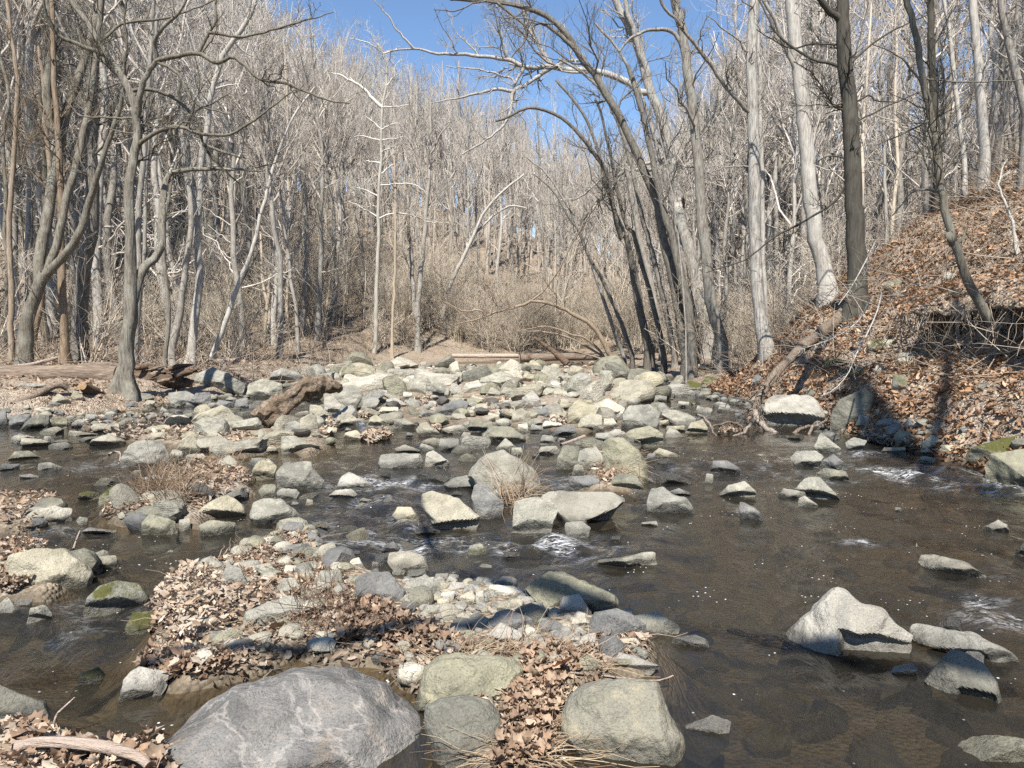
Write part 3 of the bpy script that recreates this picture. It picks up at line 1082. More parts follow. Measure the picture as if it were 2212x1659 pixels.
# left bank
hero('hornbeam with fluted trunk and crooked limbs standing on the waterside by the big fallen log', '4:800,1045',
     [('4:800,1045 815,900 825,700 850,500 850,300 842,100|1:840,1250 868,1000 893,900 888,780 870,680 845,590 780,470 690,365 640,270 580,170 500,60 440,-40', 30, 9),
      ('4:850,520 880,360 940,230 1040,110|1:1050,1340 1070,1200 1110,1120 1300,1095 1500,1095 1700,1110', 22, 4),
      ('1:893,800 905,640 935,510 1010,395 1000,270 1060,170 1140,110 1220,-20', 14, 5)],
     [('1:900,930 960,885 1080,830 1200,825 1290,870 1480,870 1600,810 1750,700 1900,590', 10, 3),
      ('1:860,575 960,580 1100,620 1200,700 1290,810 1320,950 1450,1100 1590,1220', 9, 3),
      ('1:1010,390 1090,375 1220,350 1300,350 1410,410 1500,370 1580,420 1680,510 1860,545 2100,640 2260,670', 11, 3),
      ('1:1300,350 1350,220 1400,140 1390,-30', 8, 4), ('1:690,370 540,300 380,230 300,100 280,-20', 10, 5),
      ('1:620,255 700,230 790,150 900,140 1100,110 1420,-10', 7, 3), ('1:1010,395 1150,470 1230,620 1300,690 1500,740', 7, 3),
      ('1:1320,950 1420,975 1560,1020 1660,1080 1850,1030', 6, 2), ('1:1200,820 1240,740 1330,690 1500,600', 6, 2),
      ('1:1350,215 1480,230 1580,235 1760,195 1950,140 2160,80', 7, 2), ('1:780,470 820,300 810,100 830,-20', 6, 4),
      ('1:880,780 700,760 520,750 420,640', 5, 2), ('1:900,860 760,850 640,790', 4, 2)],
     bark='olive', seed=3, dens=.75, flare=1.1, sides=18, lump=.2)
hero('twin-forked tree leaning right from one base at the left edge of the woods', '4:150,865',
     [('4:150,865 180,560 270,310 300,270', 31, 24), ('4:245,330 255,200 275,60|1:310,1380 360,1050 400,880 440,700 500,540 555,370 590,240 640,60 660,-40', 24, 13),
      ('4:300,270 345,150 390,0|1:430,1280 500,1040 545,850 600,560 615,400 640,200 655,-40', 17, 9), ('4:290,290 380,190 500,40|1:570,1340 660,1050 745,800 800,600 830,420', 19, 6)],
     [('1:400,880 330,820 310,640 320,420 360,220 310,60 290,-40', 20, 12)], bark='olive', seed=5, dens=.8, flare=.35)
hero('stout straight dark-sided trunk left of the waterside hornbeam', '4:520,850', [('4:515,855 520,500 560,150 592,0|1:600,1250 592,1000 600,700 610,400 630,150 650,-60', 33, 18)],
     [('1:600,640 700,560 820,520 900,440', 6, 2), ('1:605,500 520,440 400,400 330,300', 6, 2)], bark='dark', seed=6, dens=.8, flare=.35)
hero('brown slender trunk beside the stout dark-sided trunk', '4:425,860', [('4:425,860 410,500 400,200 395,0|1:395,1300 380,900 350,500 340,100 330,-40', 18, 9)], bark='brown', seed=7, dens=.6)
hero('curved dark trunk with mossy foot in the left woods', '4:310,815', [('4:310,815 300,680 270,560 265,300 290,0|1:290,1100 270,800 250,500', 17, 6)], bark='olive', seed=8, dens=.6, depth=24)
hero('thin mottled trunk nearest the left edge', '4:80,860', [('4:80,860 70,620 75,400 60,0|1:70,1300 100,900 110,500 70,200 40,-40', 13, 7)], bark='brown', seed=9, dens=.7)
hero('second thin trunk at the left edge, leaning slightly', '4:35,850', [('4:35,850 45,500 50,200 30,0|1:40,1300 20,900 60,640 20,440 -40,200', 10, 6)], bark='olive', seed=10, dens=.7, depth=21)
hero('slender brown tree with curved foot behind the fallen log', '4:205,850', [('4:200,850 225,620 250,540 290,200 300,0|1:330,1200 300,900 290,600 250,300', 16, 7)], bark='brown', seed=12, dens=.5, depth=21)
hero('smooth sycamore with white upper limbs behind the splintered end of the log', '4:1230,870',
     [('4:1230,870 1250,660 1268,500 1290,300 1285,150 1278,0|1:1290,1250 1310,1000 1345,800 1370,600 1450,350 1500,280 1565,190 1620,100 1665,-40', 19, 9)],
     [('1:1500,300 1600,350 1640,360', 5, 2), ('1:1400,540 1530,545 1560,600', 5, 2), ('1:1345,760 1250,600 1200,480', 6, 2)], bark='pale', seed=13, dens=.8)
hero('grey trunk with mossy foot just left of the smooth sycamore', '4:1110,800', [('4:1110,800 1140,640 1170,500 1200,250 1235,0|1:1235,1300 1200,1100 1180,800 1150,500', 17, 6)], bark='pale', seed=14, dens=.7, depth=19)
hero('thin straight pale trunk between hornbeam and sycamore', '4:905,830', [('4:900,830 900,500 930,200 940,0|1:940,1300 960,900 985,500 1020,100', 9, 6)], bark='pale', seed=15, dens=.6, depth=19.5)
hero('dark upright trunk directly behind the hornbeam', '4:870,820', [('4:870,820 890,500 900,250 895,0|1:900,1300 930,1050 950,700 980,300 1000,-30', 15, 8)], bark='grey', seed=16, dens=.7, depth=18)
hero('paired dark stem rising between hornbeam and sycamore', '4:1070,830', [('4:1070,830 1095,560 1070,250 1060,0|1:1090,1300 1130,1100 1180,1000', 10, 5)], bark='olive', seed=17, dens=.7, depth=18)
hero('young tree leaning right from the left bank beyond the sycamore', '4:1375,810', [('4:1375,810 1460,580 1560,300 1640,100 1670,-30|1:1690,1380 1740,1200 1800,1000 1900,760 2040,560', 12, 4)], bark='pale', seed=18, dens=.7, depth=21)
hero('slim stem leaning right beside the leaning young tree', '4:1350,815', [('4:1345,815 1420,620 1500,440 1600,260 1680,120', 9, 4)], bark='olive', seed=19, dens=.7, depth=22)
hero('clump of thin pale stems in front of the left slope', '4:1720,830', [('4:1700,830 1720,600 1740,400 1760,150 1770,-60', 10, 5), ('4:1700,830 1760,600 1800,440 1880,220 1960,0', 8, 4), ('4:1730,830 1745,560 1700,300 1690,0', 8, 4)], bark='tan', seed=20, dens=.8, depth=27, flare=.2)
hero('rough grey tree with forked limb left of the white sycamore', '4:1960,830', [('4:1960,840 1965,600 1975,400 1985,0|1:1980,1300 1960,1000', 13, 7)], bark='pale', seed=21, dens=.7, depth=29)
hero('dark slanting trunk right of the forked grey tree', '4:2030,800', [('4:2025,800 2050,600 2110,250 2180,50', 9, 5)], bark='grey', seed=22, dens=.6, depth=31)
# middle
hero('white-limbed sycamore standing alone at the middle of the far bank', '5:215,850',
     [('5:212,850 222,600 230,300 240,0|2:238,1400 248,1150 256,950 262,750 272,640 292,560 290,430 268,340 235,280', 10, 4)],
     [('2:265,720 200,640 150,580 20,500 -60,470', 8, 3), ('2:292,570 345,490 350,430 390,380', 3.5, 1.5), ('2:262,850 200,785 150,750', 3.5, 1.5), ('2:262,1010 340,950 360,930', 3.5, 1.5), ('2:262,1130 330,1070 375,1050', 3.5, 1.5),
      ('2:250,1240 130,1222 20,1215', 3.5, 1.5), ('2:256,1225 380,1190 480,1200 545,1240', 3.5, 1.5), ('2:245,1410 340,1380 480,1402 570,1440 650,1440', 3.5, 1.5), ('2:268,720 330,690 440,680', 3.5, 1.5), ('2:262,830 340,800 380,800', 3.5, 1.5),
      ('2:256,900 130,880 80,890', 3.5, 1.5), ('2:256,880 390,890', 4, 2), ('2:250,1090 160,1040', 4, 2), ('2:240,1400 120,1340 40,1300', 4, 2), ('2:272,350 340,330 380,300', 3.5, 1.5), ('2:250,330 180,280 60,250', 3.5, 1.5)], bark='white', seed=25, dens=.8, depth=30, up=.05)
hero('grey two-forked tree right of the white-limbed sycamore', '5:490,790', [('5:490,790 492,600 470,460 455,200|2:435,1450 430,1250', 12, 6), ('5:492,620 500,420 520,200 540,0|2:552,1300 575,1080 582,900 580,760 575,640', 12, 5)],
     [('2:550,1250 490,1020 430,900', 6, 2), ('2:590,980 640,880 720,770', 5, 2)], bark='pale', seed=26, dens=.8, depth=32)
hero('slanting tree leaning right in the middle of the thicket', '5:650,560', [('5:640,600 720,310 830,80 880,-40|2:940,1350 1090,1200 1185,1130', 10, 4), ('5:730,280 810,120|2:830,1560 980,1400 1090,1335 1200,1345', 8, 3)], bark='pale', seed=27, dens=.8, depth=38)
hero('slim straight stem with fine twigs left of the two-forked tree', '5:335,850', [('5:330,850 330,600 345,300 350,0|2:350,1300 345,1000', 7, 4)], bark='tan', seed=28, dens=.7, depth=30)
hero('pair of straight trunks at the far end of the valley', '5:1400,640', [('5:1400,640 1405,300 1400,0|2:1400,1300 1390,1050', 9, 5), ('5:1440,560 1450,300 1455,0', 8, 5)], bark='pale', seed=29, dens=.7, depth=44)
hero('small arched tree bowing left over the far end of the creek', '5:1765,840', [('5:1765,840 1700,720 1620,600 1500,530 1350,462 1230,450 1170,472 1000,520 850,570 730,600', 11, 3)],
     [('5:1230,450 1320,370 1410,240 1490,80 1540,0|2:1640,1310 1750,1230', 4, 3), ('5:940,530 900,500 800,515 640,440', 5, 2)], bark='brown', seed=30, dens=.9, depth=24, twigs_on_trunk=.3)
hero('low bush of arching pale stems at the creek end, right side', '5:1740,840', [('5:1740,840 1650,780 1500,690 1350,650 1150,640', 6, 2), ('5:1740,840 1600,700 1480,660 1340,610 1140,640', 6, 2), ('5:1740,840 1580,790 1450,760', 5, 2), ('5:1760,840 1690,700 1600,560 1540,480', 5, 2)], bark='brown', seed=31, dens=1.0, depth=24.5, flare=.1)
# right bank
hero('dark stem bowing left at the left edge of the right cluster', '5:1880,800', [('5:1885,800 1800,560 1700,330 1600,150 1540,0|2:1480,1420 1380,1250 1250,1130', 10, 3)], bark='dark', seed=52, dens=.6, depth=25)
hero('dark trunk leaning beside the slim leaning trunk of the right cluster', '5:2080,800', [('5:2090,800 2040,560 1960,250 1890,0|2:1860,1500 1790,1250 1740,1000 1700,800 1650,650', 12, 5)], bark='dark', seed=53, dens=.6, depth=23)
hero('slim grey trunk curving left beside the black-shaded trunk', '6:90,740', [('6:95,750 60,450 0,150 -40,0|2:2130,1300 2060,1000 1990,760 1900,520 1800,330 1640,150', 12, 5)], bark='grey', seed=55, dens=.7, depth=22)
hero('thin grey trunk arching left over the small arched tree', '5:1830,830', [('5:1835,830 1740,560 1660,330 1590,120|2:1540,1500 1450,1300 1330,1130 1200,1020', 9, 3)], bark='grey', seed=56, dens=.7, depth=27)
hero('grey trunk with a bowed top behind the dark arching trunk', '5:2150,800', [('5:2160,800 2100,500 2030,200 1980,0|2:1960,1450 1900,1180 1850,950 1780,760 1690,600 1560,470 1400,380', 13, 5)], bark='grey', seed=57, dens=.7, depth=24)
hero('black-shaded trunk squeezed between the leaning trunks of the right cluster', '6:60,760', [('6:60,770 40,500 -30,200 -70,0|2:2120,1480 2060,1250 2010,1000 1960,780 1900,560 1850,420', 20, 9)], bark='dark', seed=54, dens=.6, depth=20.5)
hero('largest left-leaning trunk of the right bank with a long limb reaching over the creek', '6:200,810',
     [('6:195,810 150,560 110,380 60,200 20,60|3:0,1500 -30,1300|2:2190,1330 2150,1100 2105,880 2045,690 1995,575 1935,350 1880,200 1790,40 1760,-60', 33, 14)],
     [('2:1985,590 1940,595 1850,530 1730,480 1600,452 1500,455 1380,432 1200,440 1100,392 950,370 700,350 620,350 480,315 400,322 290,333', 15, 3),
      ('2:1995,575 1985,470 1930,330 1895,200 1860,100 1840,-50', 15, 9), ('2:1350,425 1300,330 1230,220 1180,80 1140,-20', 9, 4), ('2:1350,440 1200,545 1110,600 1100,700 1060,800 960,890 850,960 780,1000', 9, 3),
      ('2:1115,600 1000,577 900,602 750,637 580,667', 8, 2), ('2:1180,445 1130,530 1110,600', 7, 5), ('2:1100,560 1110,510 1030,490 960,465 820,440 680,430', 5, 2), ('2:480,315 420,260 350,180 300,100 210,0', 5, 2),
      ('2:2170,1150 2090,1100 1960,1100 1830,1110 1770,1160 1750,1240 1660,1310 1600,1400 1530,1500 1450,1640|5:1420,230', 10, 3), ('2:2130,1030 1980,1060 1850,1090 1730,1120 1640,1200 1540,1280 1400,1300', 8, 3),
      ('2:1730,1120 1680,1050 1670,980', 5, 3), ('2:1370,430 1450,400 1560,390', 8, 5)], bark='grey', seed=33, dens=.8, flare=.5, sides=16)
hero('second leaning trunk of the right bank, tight behind the largest one', '6:260,700', [('6:260,720 210,560 175,400 150,100 130,-40|3:120,1300 95,1000 65,700 30,450 0,200|2:2180,100 2150,-60', 25, 18)],
     [('2:2212,300 2150,210 2050,190 1940,210 1860,260 1800,340', 10, 4)], bark='grey', seed=34, dens=.7, depth=20)
hero('dark leaning trunk curving up to arch over the sky gap', '5:2200,820', [('5:2240,830 2200,600 2150,300 2100,100 2080,0|2:2050,1330 1980,1150 1900,960 1800,750 1700,590 1640,480 1560,390 1480,240 1350,120 1200,50 1000,8 850,0 700,-10', 24, 8)],
     [('2:1400,330 1380,200 1300,150 1230,180', 8, 3), ('2:1560,380 1420,230 1300,150', 11, 7), ('2:1200,50 1030,20 900,10 740,70 600,60', 5, 2), ('2:1010,30 1120,110 1210,190 1180,280 1100,370', 6, 3)], bark='dark', seed=35, dens=.8, depth=21)
hero('slim leaning trunk left of the dark arching one', '5:1980,730', [('5:1985,740 1930,500 1900,330 1840,0|2:1820,1560 1760,1330 1710,1100 1640,1000 1550,880 1450,780 1340,720 1240,700 1150,720 1080,760 1000,785', 15, 5)], bark='dark', seed=36, dens=.7, depth=24)
hero('leaning trunk with dark underside among the right cluster', '5:1960,760', [('5:2010,760 1960,600 1900,250 1830,0|2:1790,1430 1720,1200 1690,1060 1640,900 1580,760 1480,620 1390,520', 13, 5)], bark='dark', seed=37, dens=.7, depth=26)
hero('straight leaning trunk at the back of the right cluster', '5:2080,700', [('5:2080,780 2020,400 1920,0|2:1900,1380 1850,1100 1830,900 1760,700 1680,540 1600,420', 14, 6)], bark='pale', seed=38, dens=.7, depth=27)
hero('slender upright stem against the right cluster', '6:25,860', [('6:25,860 15,500 -10,200|2:2150,1300 2100,1050 2050,800', 4, 3)], bark='grey', seed=39, dens=.6, depth=18)
hero('thick shadow-banded trunk standing apart on the right bank', '6:540,800', [('6:545,800 505,560 480,300 472,0|3:468,1400 465,1200 460,900 450,600 445,350 460,100 470,-60', 27, 22)],
     [('3:430,765 280,560 170,400 50,250 0,190|2:2180,140 2100,60 2060,-20', 10, 6), ('3:440,1065 330,1075 200,1110', 4, 2)], bark='grey', seed=41, dens=.6, flare=.4)
hero('tall lit trunk between the shadow-banded trunk and the dark beech', '6:950,440', [('6:950,440 935,330 905,180 850,20|3:860,1500 830,1300 800,950 770,600 740,350 715,100 705,-60', 33, 27)],
     [('3:740,520 650,270 600,130 510,-10', 12, 7), ('3:700,330 640,240 560,170', 6, 3)], bark='pale', seed=42, dens=.6)
hero('dark smooth-barked beech rooted on the lip of the right bank', '6:1110,565',
     [('6:1115,570 1130,420 1130,200 1118,0|3:1120,1500 1108,1250 1098,1000 1080,700 1055,430 1040,200 1040,-80', 42, 25)],
     [('3:1000,315 850,283 720,312 600,265 480,190', 5, 2), ('3:1000,465 850,380 720,312 600,205 540,80 480,-20', 7, 3), ('3:1000,150 940,60 870,-30', 16, 11), ('3:1120,695 1150,650 1210,615 1250,650 1400,660', 5, 2), ('3:1020,700 930,700', 4, 2), ('3:1050,1005 960,1010 850,1060', 4, 2),
      ('3:1080,440 1220,290 1400,180 1600,90', 5, 2), ('3:1110,780 1300,700 1500,610 1650,560', 4, 2), ('3:1130,1120 1000,1290 850,1400|6:600,30 400,180 150,260', 6, 2), ('6:1110,440 1030,560 960,660', 17, 6)], bark='beech', seed=43, dens=.6, flare=.35, sides=16, up=.05)
hero('pale leaning birch-like tree curving up at the right edge', '6:2185,800',
     [('6:2190,800 2060,670 1985,560 1905,420 1835,280 1780,120 1725,0|3:1760,1590 1700,1350 1665,1100 1640,900 1600,700 1555,520 1532,350 1510,200 1440,-40', 20, 12)],
     [('3:1545,560 1500,470 1380,350 1230,285', 6, 2), ('3:1640,1220 1500,1240 1360,1400', 5, 2), ('6:1780,110 1810,40 1850,-40', 8, 3), ('3:1590,820 1400,880 1250,940', 4, 2), ('3:1570,480 1750,530 1950,530 2212,515', 4, 2)], bark='olive', seed=44, dens=.6, depth=9.6, flare=.1)
hero('dark upright pole-like trunk behind the leaning birch-like tree', '3:1650,900', [('3:1660,1000 1640,800 1620,500 1610,200 1598,-60', 15, 13)], bark='beech', seed=45, dens=.5, depth=17)
hero('lit slender trunk on the ridge right of the pole-like trunk', '3:1960,1010', [('3:1960,1020 1935,700 1915,400 1885,100 1880,-60', 20, 15)], bark='pale', seed=46, dens=.6, depth=16)
hero('dark-sided trunk nearest the top right corner', '3:2212,700', [('3:2230,760 2200,620 2130,350 2080,100 2060,-60', 18, 15)], bark='grey', seed=47, dens=.7, depth=14)
hero('slim pale stem on the ridge below the lit slender trunk', '3:1830,1110', [('3:1830,1120 1800,850 1770,600 1740,300 1690,0', 11, 7)], bark='pale', seed=48, dens=.6, depth=17)
hero('thin lit tree just right of the dark beech', '3:1320,1450', [('3:1325,1460 1305,1000 1300,700 1280,400', 7, 5)], bark='pale', seed=49, dens=.6, depth=18)
hero('narrow bright stem touching the shadow-banded trunk', '6:545,590', [('6:545,590 525,200 520,0|3:520,1300 510,900 500,500 480,100 470,-50', 10, 7)], bark='pale', seed=50, dens=.6, depth=19)
hero('thin crooked white sapling on the upper right slope', '3:2180,1660', [('3:2180,1680 2150,1500 2120,1390 2060,1240 2050,1180 2090,1050', 8, 3)], bark='white', seed=51, dens=.5, depth=11.5, up=.05)


# --- the tree on the near bank beside the camera: its limbs shade the foreground stones and the right bank
def near_tree():
    rng = np.random.default_rng(71)
    b = np.array([2.9, -1.3, float(height(2.9, -1.3))])
    root = empty('bare_tree', b)
    tag(root, 'tall bare tree on the near bank whose limbs shade the foreground stones', 'tree')
    def limb(pts, r0, r1, k=24):
        q = resample(np.array(pts, float), k)
        return q - b, np.linspace(r0, r1, k)
    tr = limb([(2.9, -1.3, b[2] - .3), (2.95, -1.2, 3), (3.0, -1.0, 6), (3.1, -.6, 9), (3.2, .3, 12), (3.4, 1.0, 16)], .25, .07)
    tg = trunk_tube(*tr, 14, rng, .5)
    link('trunk', tg.mesh('trunk'), BARK['grey'], root)
    L = [limb([(2.95, -1.2, 4.4), (1.9, -.9, 5.1), (.6, -.35, 5.4), (-.5, 0.0, 5.6), (-1.1, .6, 5.8), (-1.5, 1.6, 6.4)], .085, .03), limb([(-.2, -.1, 5.5), (-1.0, -.5, 5.6), (-1.75, -.75, 5.7), (-2.8, -1.4, 6.2)], .055, .03),
         limb([(3.1, -.8, 8), (3.5, 1.0, 9.4), (3.4, 3.0, 10.0), (2.5, 3.6, 9.5), (2.2, 4.6, 9.8), (1.6, 6.0, 10.6)], .10, .04), limb([(3.2, .1, 9.8), (3.7, 2.0, 11.4), (4.1, 4.0, 12.1), (4.2, 6.4, 12.2), (4.4, 9.0, 12.8)], .14, .05),
         limb([(3.2, .1, 11), (4.2, 1.5, 12), (5.2, 3.5, 12.6), (5.6, 6, 13.6)], .09, .03), limb([(4.1, 4.0, 12.1), (3.2, 5.2, 12.6), (2.6, 7.4, 13.6)], .07, .025)]
    cg = Geo()
    P = []; R = []
    for pts, rad in L:
        q = trunk_tube(pts, rad, 8, rng, 0, .05)
        cg.add(np.concatenate(q.v), np.concatenate(q.f4))
        P.append(resample(pts, 12)); R.append(np.interp(np.linspace(0, 23, 12), np.arange(24), rad))
    P = np.array(P); R = np.array(R)
    p1, r1 = spawn(P, R, 46, .3, 1, (.12, .3), (30, 60), .2, .2, 7, .4, .008, rng); cg.tubes(p1, r1, 4)
    p2, r2 = spawn(p1, r1, 170, .2, 1, (.3, .6), (30, 60), .1, .2, 4, .6, .005, rng); cg.tubes(p2, r2, 3)
    link('crown', cg.mesh('crown'), BARK['grey'], root)


near_tree()

# ------------------------------------------------------------------ fallen wood
def world_path(s, depths):
    """picture polyline with a depth at each end (or at every point)"""
    q = PX(s)
    if not hasattr(depths, '__len__'):
        depths = [depths, depths]
    ln = np.concatenate([[0], np.cumsum(np.linalg.norm(np.diff(q, axis=0), axis=1))])
    yy = np.interp(ln / ln[-1], np.linspace(0, 1, len(depths)), depths)
    d = ray(q[:, 0], q[:, 1])
    return CAM + d * (yy / d[:, 1])[:, None], yy


def wood(name, label, cat, s, depths, w, mat, seed=1, k=24, sides=14, lump=.1, ends=True, branches=(), group=None, part='stem', bmat=None, endmat=None, rough=0.0, knots=0):
    rng = np.random.default_rng(seed)
    pts, yy = world_path(s, depths)
    q = resample(np.concatenate([pts, yy[:, None]], 1), k)
    pts = q[:, :3]
    wr = np.interp(np.linspace(0, 1, k), np.linspace(0, 1, len(w)), w) / 2 / F * q[:, 3]
    org = pts[k // 2].copy()
    root = empty(name, org)
    tag(root, label, cat, group)
    g = trunk_tube(pts - org, wr, sides, rng, 0.0, lump)
    v = np.concatenate(g.v)
    if rough:
        v = v + rough * np.stack([noise3(v[:, 0] * 9 + c * 17, v[:, 1] * 9, v[:, 2] * 9) for c in range(3)], -1)
    for q_ in range(knots):
        c = v[rng.integers(0, len(v))]
        d2 = ((v - c) ** 2).sum(1); r = wr.mean() * .7
        ax = unit(c - (pts - org)[np.argmin(((pts - org - c) ** 2).sum(1))])
        v = v + np.exp(-d2 / (r * r * .3))[:, None] * ax * r * .45
    G = Geo(); G.add(v, np.concatenate(g.f4))
    link(part, G.mesh(part), mat, root)
    if ends:
        for e in (0, k - 1):
            rg = v[e * sides:(e + 1) * sides]
            ctr = rg.mean(0)
            inner = ctr + (rg - ctr) * .55
            out = unit((pts[e] - pts[min(e + 1, k - 1) if e == 0 else e - 1]))
            G = Geo()
            vv = np.concatenate([rg, inner + out * wr[e] * .06, [ctr + out * wr[e] * .02]])
            i = np.arange(sides); j = (i + 1) % sides
            G.add(vv, np.stack([i, j, j + sides, i + sides], 1)); n0 = G.n
            G.f3.append(np.stack([i + sides, j + sides, np.full(sides, 2 * sides)], 1))
            link('broken_end', G.mesh('broken_end', False), endmat or CUT, root)
    for (bs, bd, w0, w1) in branches:
        bp, by = world_path(bs, bd)
        bq = resample(np.concatenate([bp, by[:, None]], 1), max(8, 3 * len(bp)))
        r = np.linspace(w0, w1, len(bq)) / 2 / F * bq[:, 3]
        b = bq[:, :3] + rng.normal(size=(len(bq), 3)) * .012
        tg = trunk_tube(b - org, r, 7, rng, 0.0, .05)
        G = Geo(); G.add(np.concatenate(tg.v), np.concatenate(tg.f4))
        link('branch', G.mesh('branch'), bmat or mat, root)
    return root


zd = hit(250, 826)[1]
wood('fallen_log', 'long thick weathered fallen log lying along the left bank behind the hornbeam', 'log', '4:-60,922 200,925 420,920 600,915 760,930', [zd + .35, zd + .45], [42, 41, 40, 42], LOGM, 61, 30, 18, .06)
sl = wood('splintered_log', 'rotten splintered butt of the big log right of the hornbeam', 'log', '4:800,925 950,945 1100,965 1245,985', [zd + .5, zd + .7], [34, 38, 32, 16], SPLINT, 62, 26, 18, .22, rough=.05)
rng = np.random.default_rng(63)
for q in range(16):
    x0 = 860 + rng.random() * 280; y0 = 880 + rng.random() * 90
    s = '4:%d,%d %d,%d %d,%d' % (x0, y0, x0 + 70, y0 - 8 - rng.random() * 16, x0 + 140 + rng.random() * 60, y0 - 10 - rng.random() * 40)
    bp, by = world_path(s, [zd + .22 + .4 * rng.random(), zd + .4 + .4 * rng.random()])
    bq = resample(bp, 7) - np.array(sl.location)
    tg = trunk_tube(bq, np.array([.03, .05, .055, .05, .04, .025, .006]) * (.5 + .8 * rng.random()), 5, rng, 0, .3)
    G = Geo(); G.add(np.concatenate(tg.v), np.concatenate(tg.f4))
    link('splinter', G.mesh('splinter'), LOGM if q % 3 == 0 else SPLINT, sl)
wood('fallen_log', 'thinner fallen log lying behind the big weathered log', 'log', '4:470,880 600,862 700,858 790,868', [zd + 1.6, zd + 1.9], [10, 14, 13, 9], LOGM, 64)
wood('fallen_log', 'silvery stripped pole propped across the big log at far left', 'log', '4:60,878 180,862 280,838 370,812', [zd + .6, zd + 1.6], [10, 10, 8, 6], STICK, 65)
zc = hit(10, 885)[1]
wood('fallen_branch', 'thick bent bare branch lying below the big log at far left', 'branch', '4:-60,1140 60,1122 160,1090 260,1040 340,1000 400,990 435,1010', [zc, zc + .9], [18, 17, 15, 13, 14], LOGM, 66, 26, 12)
zs = hit(PX('4:590,1080')[0][0], PX('4:590,1080')[0][1])[1]
wood('cut_stump', 'short sawn stump leaning below the big log left of the hornbeam', 'stump', '4:532,995 570,1020 640,1055', [zs - .1, zs + .45], [18, 25, 28], SPLINT, 67, 12, 16, .06)
zt = hit(*PX('4:1760,1260')[0])[1]
dl = wood('driftwood_log', 'knobbly driftwood log propped on the stones left of the creek middle', 'driftwood', '4:1690,1225 1730,1190 1790,1140 1860,1090 1920,1050 1970,1010 2030,990 2110,990 2170,1000 2215,1000', [zt - .3, zt + .2, zt + .9], [48, 52, 46, 36, 42, 44, 38, 14], DRIFT, 68, 60, 30, .28, rough=.045, knots=16, endmat=SPLINT)
zm = hit(1185, 790)[1]
wood('fallen_log', 'broken pale log lying across the far end of the creek, right half', 'log', '5:1160,815 1300,812 1420,808 1560,812 1680,815', [zm, zm + .3], [21, 17, 15, 9], LOGM, 69, endmat=SPLINT)
wood('fallen_log', 'long straight pale log lying level across the far end of the creek, left half', 'log', '5:720,800 900,802 1060,800 1150,802', [zm + .6, zm + .5], [9, 9, 10, 10], STICK, 70)
wood('leaning_snag', 'dark snag leaning against the broken pale log', 'snag', '5:1480,870 1420,810 1330,740 1250,685', [zm - .3, zm + .5], [17, 13, 9, 5], SPLINT, 71)
wood('fallen_log', 'dark log lying under the broken pale log', 'log', '5:1200,880 1350,875 1500,880 1640,850', [zm - .8, zm - .3], [6, 8, 8, 5], SPLINT, 72)
# the fallen tree reaching from the beech down into the creek
za = hit(*PX('6:1000,600')[0])[1]; zb = hit(*PX('6:400,1285')[0])[1]
ft = wood('fallen_tree', 'fallen bare tree sliding from the beech down into the creek with forked branches', 'fallen tree', '6:1090,490 1020,545 960,600 850,690 740,775 640,875 560,975 490,1080 435,1190 395,1275', [za + .35, za * .35 + zb * .65, zb], [25, 24, 23, 21, 16, 8], BARK['fallen'], 73, 44, 16, .2, rough=.02, knots=5,
     branches=[('6:400,1265 330,1235 250,1240 190,1268 200,1300 250,1345', [zb, zb - .6], 7, 3), ('6:400,1265 412,1350 410,1420 380,1480 430,1550', [zb, zb - 1.0], 6, 3), ('6:470,1160 500,1240 560,1290 640,1325 590,1380 535,1425', [zb + .2, zb - .5], 15, 9),
               ('6:640,1325 720,1300 800,1262 880,1250 960,1200', [zb - .3, zb + .1], 11, 4), ('6:480,1200 430,1270 350,1310 270,1370 200,1410 140,1500', [zb, zb - 1.3], 8, 5), ('6:840,1260 810,1340 812,1430 760,1510 715,1570', [zb - .2, zb - 1.4], 7, 5),
               ('6:200,1410 270,1450 320,1480 330,1590', [zb - 1.2, zb - 1.6], 6, 4), ('6:190,1268 150,1210 100,1180', [zb - .4, zb - .2], 6, 4), ('6:950,1200 960,1190 930,1110 930,1090', [zb, zb + .1], 6, 4), ('6:960,1185 1020,1205 1090,1210', [zb, zb], 6, 3)])
rngt = np.random.default_rng(733)
tp, ty = world_path('6:560,975 490,1080 435,1190 395,1275', [zb + .6, zb])
tq = resample(tp, 10) - np.array(ft.location)
p1, r1 = spawn(tq[None], np.linspace(.05, .02, 10)[None], 26, .1, 1, (.3, .9), (35, 75), -.25, .35, 7, .3, .006, rngt)
p2, r2 = spawn(p1, r1, 90, .2, 1, (.25, .6), (25, 65), -.1, .3, 5, .6, .0035, rngt)
G = Geo(); G.tubes(p1, r1, 5); G.tubes(p2, r2, 3)
link('twigs', G.mesh('twigs'), BARK['fallen'], ft)
wood('fallen_branch', 'stripped whitish branch jutting in at the right edge of the bank', 'branch', '6:2060,610 2130,560 2230,500', [9.8, 9.6], [13, 16, 20], BARK['white'], 74, endmat=CUT)
zf = hit(*PX('J:300,1600')[0])[1]
wood('bare_stick', 'thick barkless pinkish stick in the leaves at the lower left corner', 'stick', 'J:110,1520 200,1495 400,1490 600,1510 780,1545 900,1590 960,1640', [zf - .03, zf - .02, zf - .1], [24, 24, 27, 27, 24, 18], STICK, 75, 30, 14, .03)
wood('bare_stick', 'slim forked twig rising over the corner pool at lower left', 'twig', 'J:340,1400 370,1310 420,1260 485,1200', [zf + .2, zf + .25], [6, 5, 4, 3], STICK, 76, 12, 6, .03, ends=False)
wood('bare_stick', 'slender pale stick behind the thick pinkish stick at lower left', 'stick', 'J:30,1420 150,1400 330,1405 520,1450 600,1470', [zf + .15, zf + .1], [9, 8, 7, 6], STICK, 77, 14, 8, .03)
